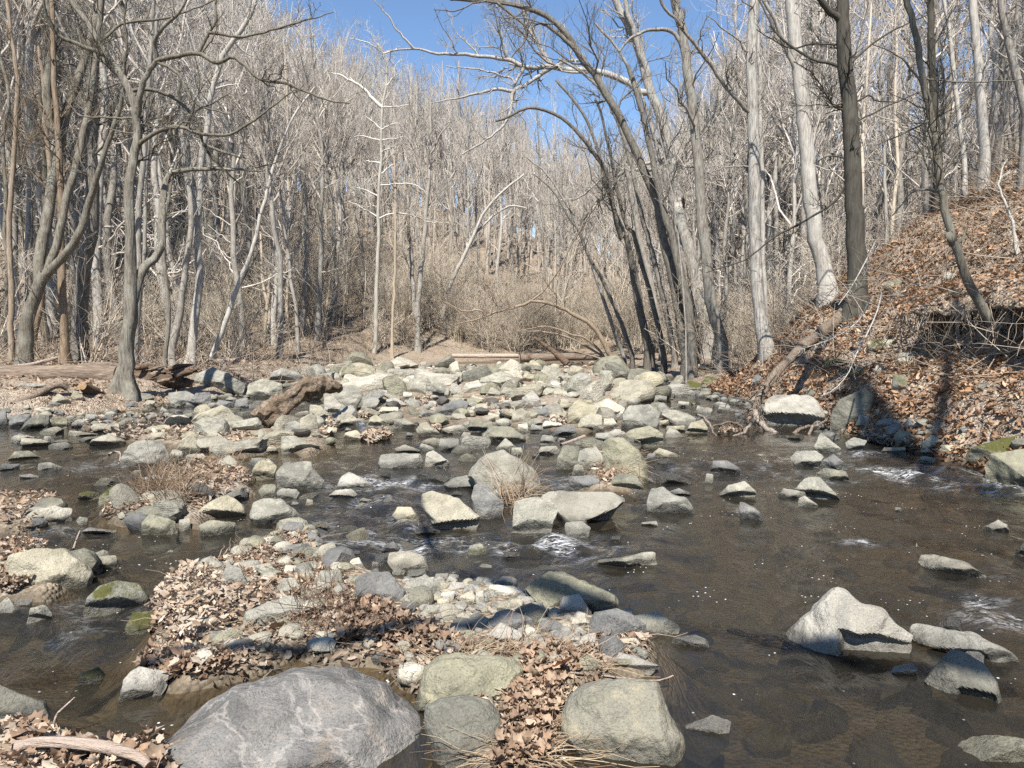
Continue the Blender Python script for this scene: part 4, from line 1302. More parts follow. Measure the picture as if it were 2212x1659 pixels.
for lab, s, dep, w in [
        ('straight dead stick lying on the leafy right slope above the fallen tree', '6:300,690 400,640 480,590', None, (8, 7)),
        ('long dark stick lying in the leaves of the right bank below the shadow-banded trunk', '6:190,905 280,840 350,790', None, (9, 6)),
        ('stub of a dead limb leaning on the mossy rock of the right bank', '6:1405,1060 1480,1000 1550,930', None, (4, 9)),
        ('thick lit log lying on the upper right slope behind the beech', '6:1190,400 1300,350 1430,300', None, (15, 11)),
        ('pale dead stick crossing the upper right slope', '6:1530,220 1640,150 1780,60', None, (7, 10)),
        ('whitish dead branch hanging in the undercut of the right bank', '6:1610,660 1650,740 1690,830', None, (9, 5)),
        ('whitish hooked twig standing in the right bank leaves', '6:1880,1160 1870,1210 1900,1260', None, (7, 4)),
        ('split pale branch lying on the stones at the creek middle', 'C:420,715 530,680 620,645', None, (6, 9)),
        ('thin white twig sticking from the left shallows', 'A:630,1610 655,1530 685,1455', None, (5, 3)),
        ('crooked white root looping into the water beside the large green-grey rock', 'A:935,800 970,775 1020,775 1030,830 1015,890', None, (4, 3)),
        ('pale stick lying across the stones left of the driftwood', 'A:1480,500 1560,475 1660,445 1790,440', None, (5, 3)),
        ('long straw-coloured stem bent over the edge of the mossy cracked boulder', 'K:1480,1040 1700,1060 1900,1085 2060,1090 2150,1060', None, (5, 3)),
        ('thin dark stick lying on the leaf bar', 'K:560,930 555,1040 560,1190', None, (4, 2)),
        ('thin curved twig arching over the green-grey rock at bottom middle', 'K:540,1360 640,1240 780,1190 930,1200 1010,1270', None, (8, 4)),
        ('pale branch lying on the ground in front of the left slope', '4:1430,850 1560,800 1680,755', None, (6, 4)),
        ('grey log lying on the left flat behind the sycamore', '4:1400,840 1500,835 1600,845', None, (12, 12)),
        ('pale stick in the leaves right of the mossy-topped rock', 'J:930,610 1020,560 1100,540', None, (5, 4))]:
    q = PX(s); m = q[np.argmax(q[:, 1])]
    h0 = hit(*m)
    hs_ = [hit(*p)[1] for p in q]
    dd = [min(max(x, h0[1] * .93), h0[1] * 1.12) - .03 for x in hs_]
    wood('dead_stick', lab, 'stick', s, dd, [w[0], (w[0] + w[1]) / 2, w[1]], STICK if 'dark' not in lab else SPLINT, abs(hash(s)) % 1000 if False else len(lab) + 200, 14, 8, .06, ends=w[0] > 8)

# ------------------------------------------------------------------ stones
FOOT = []


def rock(s, mat, label=None, group=None, depth=.75, seed=None, sub=None, z=None, name='rock', cat='rock', rough=1.0, keep=.22, facets=None, notch=None):
    poly = PX(s)
    if seed is None:
        seed = int(abs(poly[:, 0].sum() * 7 + poly[:, 1].sum() * 13)) % 100000
    rng = np.random.default_rng(seed)
    nxt = np.roll(poly, -1, 0); prv = np.roll(poly, 1, 0)
    poly = np.stack([poly + .08 * (prv - poly), poly * .97 + .015 * (prv + nxt), poly + .08 * (nxt - poly)], 1).reshape(-1, 2)
    x0, y0 = poly.min(0); x1, y1 = poly.max(0)
    W, H = x1 - x0, y1 - y0
    cx = (x0 + x1) / 2
    if z is not None:
        d = ray(cx, y1 - .04 * H); t = (z - CAM[2]) / d[2]; g = CAM + d * t
    elif y1 > 1659:
        g = hit(cx, 1650) * 1.0
        sc = 1.0
    else:
        g = hit(cx, y1 - .04 * H)
    dist = np.linalg.norm(g - CAM)
    vd = (g - CAM) / dist
    cxr = ray(cx, (y0 + y1) / 2); vd = cxr / np.linalg.norm(cxr)
    right = np.array([vd[1], -vd[0], 0]); right /= np.linalg.norm(right)
    up = np.cross(right, vd)
    wm = W / F * dist; hm = H / F * dist
    D = .5 * depth * max(wm * .8, min(hm, wm * 1.2) * .6 + wm * .35)
    # lower edge goes on below the ground
    P = poly.copy()
    low = np.clip((P[:, 1] - (y1 - .3 * H)) / (.3 * H + 1e-6), 0, 1)
    ext = keep * H + .10 * F / dist
    P[:, 1] += low * ext
    c = np.array([cx, (y0 + y1 + ext * .8) / 2])
    Dc = dist + .62 * D
    th = np.linspace(-np.pi, np.pi, 181)
    # radius of the outline in each direction
    rel = P - c
    n = len(rel)
    dirs = np.stack([np.cos(th), np.sin(th)], 1)
    a = rel; e = np.roll(rel, -1, 0) - rel
    den = dirs[:, None, 0] * e[None, :, 1] - dirs[:, None, 1] * e[None, :, 0]
    den = np.where(np.abs(den) < 1e-9, 1e-9, den)
    t = (a[None, :, 0] * e[None, :, 1] - a[None, :, 1] * e[None, :, 0]) / den
    u = (a[None, :, 0] * dirs[:, None, 1] - a[None, :, 1] * dirs[:, None, 0]) / den
    ok = (t > 0) & (u >= -1e-6) & (u <= 1 + 1e-6)
    R = np.where(ok, t, 0).max(1)
    bad = R <= 0
    if bad.any():
        R[bad] = np.interp(th[bad], th[~bad], R[~bad])
    # knock the drawn corners a little round
    Rk = R.copy()
    Rk[1:-1] = .12 * R[:-2] + .76 * R[1:-1] + .12 * R[2:]
    R = Rk
    if sub is None:
        px = W * 1024 / 2212
        sub = 5 if px > 95 else (4 if px > 22 else 3)
    V, Fc = ICO[sub]
    ang = np.arctan2(V[:, 1], V[:, 0])
    rho = np.sqrt(np.maximum(0, 1 - V[:, 2] ** 2))
    rho = np.clip(rho, 0, 1)
    Rr = np.interp(ang, th, R)
    qx = Rr * rho * np.cos(ang); qy = Rr * rho * np.sin(ang)
    ell = (1 - rho ** 2.6) ** .55
    # facets: flat cuts of the near and the far side; the outline stays
    nx = qx / (W * .5 + 1e-6); ny = (qy - (y0 + y1) / 2 + c[1]) / (H * .5 + 1e-6)     # ny>0 is down
    nx = qx / (W * .5); ny = (qy + c[1] - (y0 + y1) / 2) / (H * .5)
    fr_ = np.full(len(V), 1.0); bk = np.full(len(V), 1.0)
    if facets is None:
        a0 = rng.uniform(-.5, .5)
        top = rng.uniform(.25, .62); bot = rng.uniform(.3, .7)
        facets = [(.42 + .5 * top * rng.random(), rng.uniform(-.25, .25), top), (.62 + .3 * rng.random(), rng.uniform(-.35, .35), -bot * rng.choice([1, 1, 1.9])),
                  (.62 + .35 * rng.random(), rng.uniform(.3, .8), rng.uniform(-.3, .4)), (.62 + .35 * rng.random(), -rng.uniform(.3, .8), rng.uniform(-.3, .4))]
        for _q in range(3):
            facets.append((.66 + .22 * rng.random(), rng.uniform(-.7, .7), rng.uniform(-.6, .8)))
    for (k0, kx, ky) in facets:
        fr_ = np.minimum(fr_, k0 + kx * nx + ky * ny)
    if notch is None and rng.random() < .45:
        x_ = rng.uniform(-.5, .5)
        notch = (x_ - rng.uniform(.3, .7), x_ + rng.uniform(.3, .7), rng.uniform(.3, .65), rng.uniform(-.5, .5), rng.uniform(.35, .6))
    if notch:
        edge = .09 * noise3(nx * 3.1 + seed % 97, ny * 3.1, 0.0)
        dn = np.minimum.reduce([(nx - notch[0]) * 2.5, (notch[1] - nx) * 2.5, (ny - notch[2] - notch[3] * nx + edge) * 2.2])
        fr_ = np.minimum(fr_, 1 - (1 - notch[4]) * sstep(0, .35, dn)) if notch[4] > .5 else np.where(dn > 0, np.minimum(fr_, fr_ * (1 - (1 - notch[4]) * sstep(0, .3, dn))), fr_)
    for q in range(4):
        bk = np.minimum(bk, rng.uniform(.5, .9) + rng.uniform(-.6, .6) * nx + rng.uniform(-.1, .5) * ny)
    front = V[:, 2] >= 0
    dz = np.where(front, np.minimum(ell, np.maximum(fr_, .04 * (1 - rho))), np.minimum(ell, np.maximum(bk, .04 * (1 - rho))))
    dz = np.where(front, -dz, dz) * D
    # place: each picture point on the plane through the middle, then along the view direction
    px_ = c[0] + qx; py_ = c[1] + qy
    d = ray(px_, py_)
    mid = CAM + vd * Dc
    tt = ((mid - CAM) @ vd) / (d @ vd)
    w = CAM + d * tt[:, None] + vd * dz[:, None]
    # weathering
    sz = max(.05, (wm + hm) * .5)
    L = w / sz
    o = rng.random(3) * 50
    nrm = unit(V[:, 0:1] * right + -V[:, 1:2] * up + V[:, 2:3] * -vd)
    disp = .020 * fbm(L[:, 0] * 2.2 + o[0], L[:, 1] * 2.2 + o[1], L[:, 2] * 2.2 + o[2], 3) + .030 * (np.abs(noise3(L[:, 0] * 4.5 + o[1], L[:, 1] * 4.5 + o[2], L[:, 2] * 6 + o[0])) - .2)
    if sub >= 5:
        disp += .010 * noise3(L[:, 0] * 13 + o[1], L[:, 1] * 13 + o[2], L[:, 2] * 13 + o[0])
    w = w + nrm * (disp * sz * rough * 1.3)[:, None]
    org = g.copy()
    FOOT.append((g[0] + vd[0] * D * .6, g[1] + vd[1] * D * .6, wm * .45))
    Fo = Fc[:, ::-1]
    me = mesh_np(name, w - org, Fo, True)
    try:
        me.set_sharp_from_angle(angle=math.radians(32 if sub >= 4 else 40))
    except Exception:
        pass
    ob = link(name, me, ROCK[mat] if isinstance(mat, str) else mat)
    ob.location = org
    tag(ob, label, cat, group)
    return ob


GL = {  # small stones that look alike
    'lb': ('small grey-brown stone among others along the left bank', 'small stones along the left bank'),
    'ls': ('small flat stone breaking the surface of the left shallows', 'small stones in the left shallows'),
    'mid': ('pale angular stone among many in the middle of the creek', 'pale stones in the creek middle'),
    'mdk': ('small dark wet stone in the riffle of the creek middle', 'dark wet stones in the riffles'),
    'far': ('light angular rock in the rubble heap above the middle of the creek', 'light rocks of the rubble heap'),
    'peb': ('fist-sized pale stone in the pebble patch beside the leaf bar', 'pale stones of the pebble patch'),
    'pgr': ('small grey stone in the pebble patch beside the leaf bar', 'grey stones of the pebble patch'),
    'rb': ('squarish grey-tan stone in the row along the right bank waterline', 'stones along the right bank waterline'),
}
ROCKS = """
A:170,710 190,655 330,665 440,690 430,725 240,740|y|flat-topped ochre stone alone in the left pool
A:60,830 130,770 250,770 400,830 300,845|s|low dull green stone at the far left of the pool
A:300,935 330,875 430,865 540,905 520,935|g|low rounded grey stone with a pale top left of the riffle
A:155,1005 165,970 260,965 340,985 310,1010|t|small whitish wet stone low in the left pool
A:290,1400 290,1280 460,1240 620,1265 600,1390|t|flat pale slab beside the left leaf heap|.55
A:1030,925 1030,830 1110,710 1220,672 1400,690 1450,800 1440,880 1250,930|g|large green-grey block with a shaded right face left of the leaf mound
A:100,590 260,490 330,450 430,470 430,575|s|wedge-shaped green-grey rock at the left bank edge
A:75,570 80,460 270,450 270,550|k|dark squarish rock behind the wedge-shaped rock
A:435,570 440,475 570,480 600,570|s|dull square block right of the wedge-shaped rock
A:720,500 740,450 840,460 850,525|g|#lb
A:770,570 800,535 1020,530 1040,605 850,615|y|flat oblong ochre stone at the left bank edge
A:580,640 590,590 860,625 700,645|y|#ls
A:710,735 790,670 940,620 1080,680 1060,725|y|broad low stone with green edge left of the large green-grey block
A:1555,530 1700,450 1890,380 1960,400 2045,490 1990,535|y|broad ochre triangular rock left of the driftwood
A:1960,605 2000,520 2212,480 2290,590|g|pale grey rock directly below the driftwood butt
A:1220,595 1290,560 1420,540 1490,580 1400,622|y|#ls
A:1270,680 1290,615 1410,605 1440,680|y|#lb
A:1470,770 1560,680 1650,630 1720,700 1700,795|y|ochre pyramid rock right of the large green-grey block
A:1680,720 1700,640 1900,640 2060,735 1760,780|y|long low ochre rock behind the leaf mound
A:1450,800 1480,755 1560,770 1600,850 1500,850|g|#lb
A:1570,870 1600,800 1740,790 1800,850|y|buried ochre stone in the leaf mound
A:1885,850 1960,800 2040,860 2045,925 1930,945|y|angular stone at the right end of the leaf mound
A:1645,1360 1700,1280 1860,1170 1960,1150 2080,1230 2125,1310 1900,1365|y|smooth brown-grey domed rock beside the leaf bar
A:1220,1490 1212,1390 1280,1305 1500,1370 1535,1460 1350,1505|s|grey-green smooth rock with sunlit lower edge in the left leaves
A:1695,1410 1810,1360 2020,1380 1990,1495 1750,1495|s|flat square-cut grey stone half covered in leaves
A:1590,1115 1620,1040 1760,1050 1860,1135 1720,1195|d|black wet rock where water spills beside the twig heap
A:640,1190 680,1130 760,1110 850,1125 820,1200|M|low mossy stone in the left shallows
A:830,1250 850,1160 960,1070 1045,1075 1060,1160 950,1250|M|bright moss-covered stone next to the twig heap
A:1155,1070 1200,1000 1340,970 1465,1000 1440,1075|g|grey boulder behind the twig heap
A:1640,245 1660,120 1820,45 1960,110 2105,200 2080,255|g|big smooth grey boulder at the end of the splintered log
A:1460,390 1440,270 1600,250 1710,310 1560,395|g|shaded blocky rock below the splintered log
A:1590,365 1680,270 1800,260 1815,345 1700,405|k|dark angular rock at the left channel mouth
A:1775,405 1880,330 2000,350 2015,412|k|low dark stone by the left side channel
A:2000,420 2020,330 2120,310 2140,400|k|#lb
A:2095,310 2130,190 2240,150 2420,190 2430,310 2250,320|g|grey layered boulder between smooth boulder and driftwood
A:860,515 900,460 1045,490 1000,520|k|#lb
A:1360,478 1420,440 1515,465 1480,487|y|#ls
A:1340,445 1390,390 1455,430 1430,450|g|#lb
A:290,410 330,390 440,400 430,450 300,455|g|#lb
A:430,360 490,270 600,330 590,380 500,390|y|ochre pointed stone below the cut stump
A:380,390 430,340 530,365 530,395|k|#lb
A:420,455 470,410 555,440 530,482|k|#lb
A:1060,405 1090,340 1185,360 1170,415|k|#lb
A:80,445 90,400 190,400 295,415 260,462|s|#lb
A:600,565 620,525 750,520 780,560|k|#lb
A:120,225 180,185 410,190 340,235|g|long grey slab under the big fallen log
A:-40,575 -40,410 50,410 75,545|k|dark boulder cut by the left edge of the picture
A:450,690 520,670 630,685 580,702|y|#ls
A:-30,945 20,880 170,880 160,935|k|dark flat stone at the left picture edge
A:650,1375 680,1330 760,1345 745,1398|g|#ls
A:690,1460 760,1425 1015,1452 900,1475|t|#ls
A:1110,440 1120,460 1240,440 1240,475 1120,480|y|#lb
A:20,460 20,400 90,400 80,460|s|#lb
A:600,300 640,260 720,300 700,350|y|#lb
A:350,710 380,640 440,640 430,700|y|#ls
A:1240,360 1260,330 1330,340 1320,400|y|#lb
A:1180,310 1200,270 1290,280 1330,320 1260,350|s|#lb
A:650,470 680,440 730,445 720,490|y|#lb
A:1040,630 1060,605 1130,610 1110,640|t|#ls
A:300,1340 330,1260 420,1250|g|#lb
B:620,270 720,210 840,208 910,290 850,390 840,450 740,445 660,350|g|tall light grey rock with a shaded right edge right of the driftwood
B:860,435 900,340 1000,305 1050,340 960,440|g|grey wedge rock leaning against the tall light grey rock
B:565,460 565,280 640,290 740,400 745,470 650,480|t|pale block beside the driftwood tip
B:360,590 360,490 440,450 500,460 510,560 510,665 440,668|y|upright mottled stone right of the log shadow
B:440,480 440,370 540,380 620,465 560,515|y|angular ochre stone under the driftwood tip
B:640,540 690,460 780,440 860,500 840,560 720,572|y|rounded ochre stone beside the small cascade
B:925,560 960,480 1010,455 1130,540 1060,568|y|pointed brown-grey stone right of the small cascade
B:1150,572 1170,500 1250,485 1362,550 1290,582|y|smooth yellowish dome in the still pool
B:205,660 240,530 330,510 475,620 440,668 250,665|g|bluish grey peaked rock right of the driftwood shadow
B:190,735 200,640 320,640 420,690 540,730 420,778 220,775|g|light grey flat-faced rock with a moss spot at the pool edge
B:705,675 750,610 840,588 930,660 820,684|y|yellowish mound stone alone in the brown pool
B:940,662 1040,620 1130,690 1010,697|t|low pale stone right of the yellowish mound stone
B:1350,595 1390,530 1430,520 1560,610 1550,655 1420,645|y|knobbly yellow-grey rock pair above the middle pool
B:1545,745 1560,660 1720,660 1725,745 1590,772|g|box-shaped grey stone with dry leaves behind it
B:1160,750 1260,713 1390,760 1390,792 1250,785|y|yellow slab lying on the cracked long rock
B:1025,880 1050,800 1140,790 1390,790 1420,860 1380,915 1080,925|g|long cracked rock with black clefts mid-creek
B:1420,905 1440,790 1500,760 1640,860 1652,918 1500,918|t|pale faceted stone right of the cracked long rock
B:-60,1030 -45,920 0,855 90,835 160,900 115,1010|y|yellow mossy boulder at the edge of the leaf mound
B:150,955 230,860 460,856 480,920 570,1020 495,1135 170,1085|g|broad stepped grey rock at the left of the main riffle
B:155,1125 200,1090 330,1095 360,1130 280,1195 190,1195|g|oval grey stone below the stepped rock
B:660,1080 720,980 780,943 930,1020 1045,1085 870,1118 680,1105|t|pale ridge-shaped rock standing in the dark riffle
B:600,1160 660,1105 800,1090 858,1145 680,1195|t|flat pale stone in front of the ridge-shaped rock
C:-390,985 -340,900 -220,790 -70,755 20,810 90,850 200,940 310,1120 150,1160 -150,1140|y|largest smooth tan-grey boulder at the middle of the creek
B:1580,1060 1700,990 1880,970 2010,1055 1990,1115 1700,1115|g|grey rock leaning at the foot of the largest smooth boulder
B:1385,1240 1400,1130 1500,1108 1720,1180 1905,1330 1870,1405 1600,1478 1480,1375|y|tilted slab block with a moss patch and dark underside
B:1825,1180 1850,1060 1950,1050 2110,1220 2070,1340 1920,1385|k|upright grey slab wedged beside the tilted slab block
B:1140,1330 1200,1250 1310,1248 1425,1362 1330,1390|y|rounded stone left of the tilted slab block
B:-80,1340 -45,1210 50,1172 200,1180 395,1345 380,1392 120,1402|g|smooth pale grey flat-topped rock behind the leaf bar
B:200,1440 250,1370 380,1380 410,1460 300,1490|k|dark stone below the smooth pale flat-topped rock
B:420,1570 430,1440 560,1530 550,1600|k|dark leaning slab at the riffle edge of the leaf bar
B:105,1650 220,1580 440,1555 455,1625 300,1670|k|grey disc-shaped stone propped on the leaf bar
B:440,1680 540,1580 640,1548 705,1640 705,1720|y|peaked grey-green stone at the front of the riffle
B:1005,1645 1090,1580 1160,1540 1225,1600 1130,1655|k|dark tilted stone in the near riffle
B:1350,980 1440,940 1640,990 1600,1035 1400,1025|d|#mdk
B:2005,1160 2020,1098 2100,1100 2195,1150 2150,1200|y|ochre wedge stone tucked under the largest smooth boulder
B:1365,475 1420,390 1500,450 1475,485|g|pale blue-grey pyramid stone left of the long dark boulder
B:1470,445 1600,370 1740,320 1805,360 1790,415 1640,445 1540,475|k|long dark grey boulder lying aslant in the rubble
B:1435,525 1480,460 1580,470 1615,535|k|low dark stone in front of the long dark boulder
B:1615,500 1680,445 1760,450 1805,500 1700,515|y|#mid
B:1915,650 1980,560 2150,555 2290,640 2300,700 1960,675|s|wide dull green rock low in the creek middle
B:1775,600 1820,495 2000,510 2015,575 1900,615|s|#mid
B:1435,285 1450,140 1530,150 1640,240 1645,305 1560,315|g|blocky grey boulder with shaded left side in the rubble heap
B:1265,260 1290,170 1440,170 1445,275|g|grey boulder with straw draped over it in the rubble heap
B:1725,265 1780,190 1890,158 1935,225 1850,285|t|light rounded boulder at the right of the rubble heap
B:1145,278 1200,210 1270,220 1265,295|s|#far
B:975,165 1010,90 1140,100 1195,215 1050,225|y|broad yellowish boulder at the top of the rubble heap
B:705,170 720,60 790,12 870,60 855,130 760,170|s|tall grey boulder with a dark hollow at the top left of the rubble heap
B:755,195 820,120 900,120 965,185 860,215|t|#far
B:1655,435 1800,412 1855,440 1820,465|y|#mid
B:1055,365 1150,300 1230,310 1205,355|y|flat yellow stone above the small cascade
B:1025,435 1060,390 1200,390 1215,445 1110,455|t|white-lit ledge stone over the small cascade
B:1230,365 1260,330 1350,340 1340,370|y|#mid
B:1825,440 1870,365 1960,360 2015,445|y|#mid
B:1910,310 2000,220 2080,260 2115,305|y|#far
B:1725,665 1760,608 1820,610 1832,662 1770,680|y|#mid
B:2035,750 2120,655 2220,740 2200,780 2080,775|g|twin-peaked grey stone above the largest smooth boulder
B:85,195 100,100 200,55 330,90 410,155 300,185 150,200|g|light grey rock behind the driftwood hump
B:390,110 470,45 540,80 570,145|t|#far
B:-10,690 0,590 60,570 85,625 60,685|y|#lb
B:25,795 90,728 160,740 205,795|y|#mid
B:1375,750 1400,700 1510,740 1545,785|g|#mid
B:385,1240 420,1180 470,1190 485,1240|t|#mid
B:250,1240 300,1200 350,1210 350,1245|t|#mid
B:1015,990 1080,938 1145,960 1110,1005|d|#mdk
B:1120,1410 1200,1370 1285,1360 1325,1440|d|#mdk
B:1335,1450 1440,1410 1560,1450 1595,1505 1400,1495|d|#mdk
B:850,1200 900,1170 990,1190 950,1210|y|#mid
B:1640,1150 1680,1110 1740,1120 1760,1160|d|#mdk
B:0,1120 40,1060 150,1050 160,1180 60,1180|s|#lb
B:1850,80 1880,40 1940,70 1930,100|y|#far
B:1530,130 1570,80 1660,90 1650,150|y|#far
B:1730,110 1760,80 1850,90 1850,140|y|#far
B:1990,130 2030,80 2100,100 2110,150|s|#far
B:1940,240 1960,150 2030,150 2060,220|t|#far
B:1220,330 1250,260 1320,270 1330,320|t|#far
B:1000,300 1030,240 1110,250 1100,300|t|#far
B:890,260 920,190 990,200 1000,250|s|#far
B:2050,290 2110,220 2200,240 2200,300|y|#far
B:2000,370 2060,330 2150,350 2130,390|y|#far
B:1800,330 1840,290 1940,320 1900,360|t|#far
B:1630,330 1680,285 1760,290 1760,330|y|#far
B:2030,460 2060,410 2120,430 2110,480|t|#mid
B:1960,480 1980,440 2070,460 2060,495|t|#mid
B:590,150 640,90 700,110 710,170|t|#far
B:420,210 480,160 560,170 570,230|t|#far
B:1100,80 1150,40 1220,50 1220,90|t|#far
B:570,620 600,560 680,570 660,640|y|#mid
B:720,600 760,570 800,580 790,605|t|#mid
B:1250,650 1280,610 1340,620 1330,655|g|#mid
B:500,130 550,70 620,60 620,130|t|#far
C:235,1160 330,1118 860,1118 985,1190 930,1245 660,1408 420,1350 345,1270|y|broad tan slab with an overhanging shaded right edge|.8
C:-10,1450 20,1200 200,1160 330,1190 395,1265 355,1405 230,1505 60,1498|g|rough square grey rock with vines at the foot of the tan slab
C:450,1440 460,1380 600,1368 675,1430 645,1495 490,1515|g|small square stone in front of the tan slab
C:790,910 765,710 830,650 950,648 1090,760 1155,880 1195,995 1080,1000|s|tall smooth dome leaning right with a black cleft on its left
C:365,940 390,820 440,720 580,725 570,880 490,950|s|mossy-sided block left of the smooth leaning dome
C:550,900 580,760 720,728 800,840 810,920 630,940|g|brown-grey slab between block and smooth leaning dome
C:515,960 540,885 600,888 622,950 570,985|g|small knob of stone in front of the brown-grey slab
C:475,1070 500,990 700,970 755,1025 680,1115|k|dark flat stone below the dry grass clump
C:845,1100 860,1000 930,955 1060,975 1135,1085 1050,1128|s|rock covered with dried grass right of the largest smooth boulder
C:1150,1265 1155,1180 1200,1090 1300,1078 1390,1150 1500,1168 1565,1262 1500,1325 1210,1292|g|low many-sided grey-green rock standing clear in the open water
C:1335,1120 1430,1088 1535,1130 1510,1165|g|#mid
C:475,510 480,410 560,332 680,330 735,420 640,545 560,565|y|tall rounded tan boulder right of the rubble middle
C:555,560 590,490 690,440 765,460 805,585 740,605 610,595|y|smooth leaning rock in front of the tall rounded tan boulder
C:715,435 708,370 820,318 975,400 900,485 780,485|t|bright white-lit angular rock behind the smooth leaning rock
C:935,550 950,450 1010,378 1180,368 1265,440 1255,565 1100,595 970,585|g|large rounded grey boulder with dark foot at right of the rubble
C:1235,470 1250,370 1300,352 1355,430 1342,500|g|upright rounded stone against the large rounded grey boulder
C:945,640 1010,590 1180,548 1295,620 1295,725 1180,745 1090,675|s|yellow-green lichened rock in front of the large grey boulder
C:1285,605 1330,560 1480,548 1495,605|y|long low yellowish rock in the open water at right
C:1475,605 1530,530 1630,498 1685,570 1650,625|y|yellowish hump at the right end of the long low rock
C:1225,560 1260,510 1340,500 1370,560|y|#mid
C:55,400 90,310 180,248 240,320 275,405 150,415|t|pale pyramid-shaped rock left of the tall rounded boulder
C:-10,520 0,430 80,400 140,430 175,505 80,535|y|#mid
C:165,470 170,410 300,400 355,430 240,478|k|reddish brown flat stone beside the pale pyramid rock
C:325,630 390,570 520,545 558,590 540,645 400,645|k|dark purple-grey low stone in the pool below the boulders
C:375,410 430,330 530,370 505,430|y|#mid
C:195,790 250,730 380,725 415,770 340,805|y|low yellow-grey slab left of the mossy-sided block
C:225,710 260,630 350,640 372,700 300,725|g|#mid
C:135,615 170,530 270,570 250,615|g|#mid
C:245,570 280,510 430,530 420,588|t|#mid
C:40,610 50,540 130,530 150,600|t|#mid
C:-20,810 0,740 80,740 105,805|g|#mid
C:380,690 400,655 460,660 455,690|t|#mid
C:160,830 180,790 240,800 235,830|k|#mid
C:770,580 790,490 870,490 935,565|t|#mid
C:695,700 720,615 840,610 880,660|g|pale slab wedged behind the smooth leaning dome
C:880,430 920,340 980,350 980,390|g|#mid
C:1200,795 1260,740 1340,768 1425,800 1400,840 1240,825|y|stacked ochre slab stones right of the smooth leaning dome
C:1145,830 1170,790 1230,790 1235,855|k|#mid
C:1695,940 1720,855 1840,845 1965,925 1940,965 1760,965|k|dark stone under the fallen tree branches
C:1635,1045 1670,958 1725,970 1728,1055|y|#mid
C:1770,1140 1860,1058 2000,1028 2095,1120 2050,1185 1900,1175|g|faceted grey rock with a leaf clump on the branch above it
C:1945,1280 1955,1205 2000,1215 2110,1275 2230,1380 1980,1365|k|dark fin-shaped stone alone in the open water
C:1085,1415 1110,1380 1240,1368 1260,1405|t|small pale flat stone alone in front of the many-sided rock
C:815,1540 860,1498 930,1500 945,1545|d|#mdk
C:1225,1030 1280,955 1400,958 1550,1035 1400,1065|d|#mdk
C:1085,1010 1200,995 1225,1040 1120,1045|k|#mdk
C:1225,860 1330,828 1410,860 1370,895|d|#mdk
C:1560,440 1590,380 1660,400 1660,450|g|#rb
C:1400,390 1430,340 1520,350 1520,400|g|#rb
C:1590,300 1620,250 1700,260 1700,310|s|#rb
C:1200,350 1230,290 1330,300 1320,350|g|#far
C:1030,340 1060,290 1140,300 1140,345|g|#far
C:880,300 900,250 990,270 990,300|k|#far
C:690,300 720,240 800,250 800,300|k|#far
C:500,270 540,220 660,235 690,280|y|#far
C:330,270 370,210 450,230 450,280|g|#far
C:190,250 260,180 380,220 330,260|y|#far
C:1900,480 1920,410 2000,420 2000,490|k|#rb
C:1750,430 1780,370 1870,380 1860,440|g|#rb
C:60,170 110,100 220,120 240,180|y|#far
C:270,140 310,90 400,100 390,150|y|#far
C:100,80 150,30 260,40 270,90|s|#far
C:1180,100 1200,50 1300,60 1300,110|s|mossy boulder at the foot of the right cluster of trees
C:1580,70 1600,20 1700,20 1720,80|g|#rb
D:-40,560 -20,430 0,330 60,290 250,286 400,300 480,400 540,520 500,575 200,572|t|huge pale boulder at the foot of the right bank
D:540,580 560,430 640,330 850,225 935,290 900,440 905,550 700,590|s|smooth shaded boulder right of the huge pale boulder
D:405,740 470,608 650,752 590,805 500,790|g|sharp pyramid stone in the water below the right bank
D:675,700 750,648 870,682 830,745 720,778|g|#rb
D:205,830 260,768 430,768 505,825 400,910 310,910|g|boulder left of the slanted brown stone under the hanging twigs
D:475,860 580,793 695,890 700,935 500,915|k|slanted brown stone at the right riffle
D:415,970 500,915 680,940 745,1022 540,1038|s|low greenish stone at the edge of the right riffle
D:250,1100 330,998 460,992 560,1090 690,1182 570,1208 360,1195|g|smooth grey slope-sided rock pointing right in the open water
D:100,1150 150,1088 330,1118 375,1170 250,1160 130,1185|y|thin arched stone leaning on the slope-sided rock
D:270,1258 280,1178 330,1148 455,1235 370,1268|g|small pointed stone in front of the slope-sided rock
D:1085,1295 1110,1248 1160,1255 1168,1292|g|tiny grey stone alone in the open right water
D:1790,1460 1880,1408 1990,1358 2070,1400 2130,1475 1950,1475|y|small ochre peak stone near the right edge
D:1880,1000 1885,880 1930,790 2212,760 2420,780 2420,1075 2000,1040|s|big dark-faced boulder cut by the right edge
D:1635,870 1760,740 2000,665 2260,620 2260,760 1960,810 1850,890|M|bright green moss-covered slab at the right edge|.6
D:915,690 960,635 1090,598 1105,660 1010,710|g|#rb
D:1085,670 1130,600 1220,600 1370,700 1250,738|s|broad flat stone in the right bank row
D:1325,710 1420,628 1535,690 1490,775 1400,778|g|#rb
D:1295,800 1380,738 1465,790 1440,815|y|#rb
D:1495,775 1510,718 1690,713 1695,765 1590,808|y|brick-like pale stone left of the moss-covered slab
D:1525,720 1700,598 1800,558 1815,620 1650,720|y|long beam-shaped stone lying up the right bank
D:1205,590 1260,528 1350,488 1375,540 1300,595|t|#rb
D:1055,600 1110,538 1165,560 1145,605|g|#rb
D:825,660 870,608 975,620 930,665|g|#rb
D:985,780 1010,738 1200,738 1195,795|y|#rb
D:1275,865 1340,812 1455,830 1430,878|g|#rb
D:735,590 800,458 910,478 930,565 800,588|k|dark shaded rock at the waterline under the right bank
D:920,580 960,508 1100,478 1215,510 1050,570|k|#rb
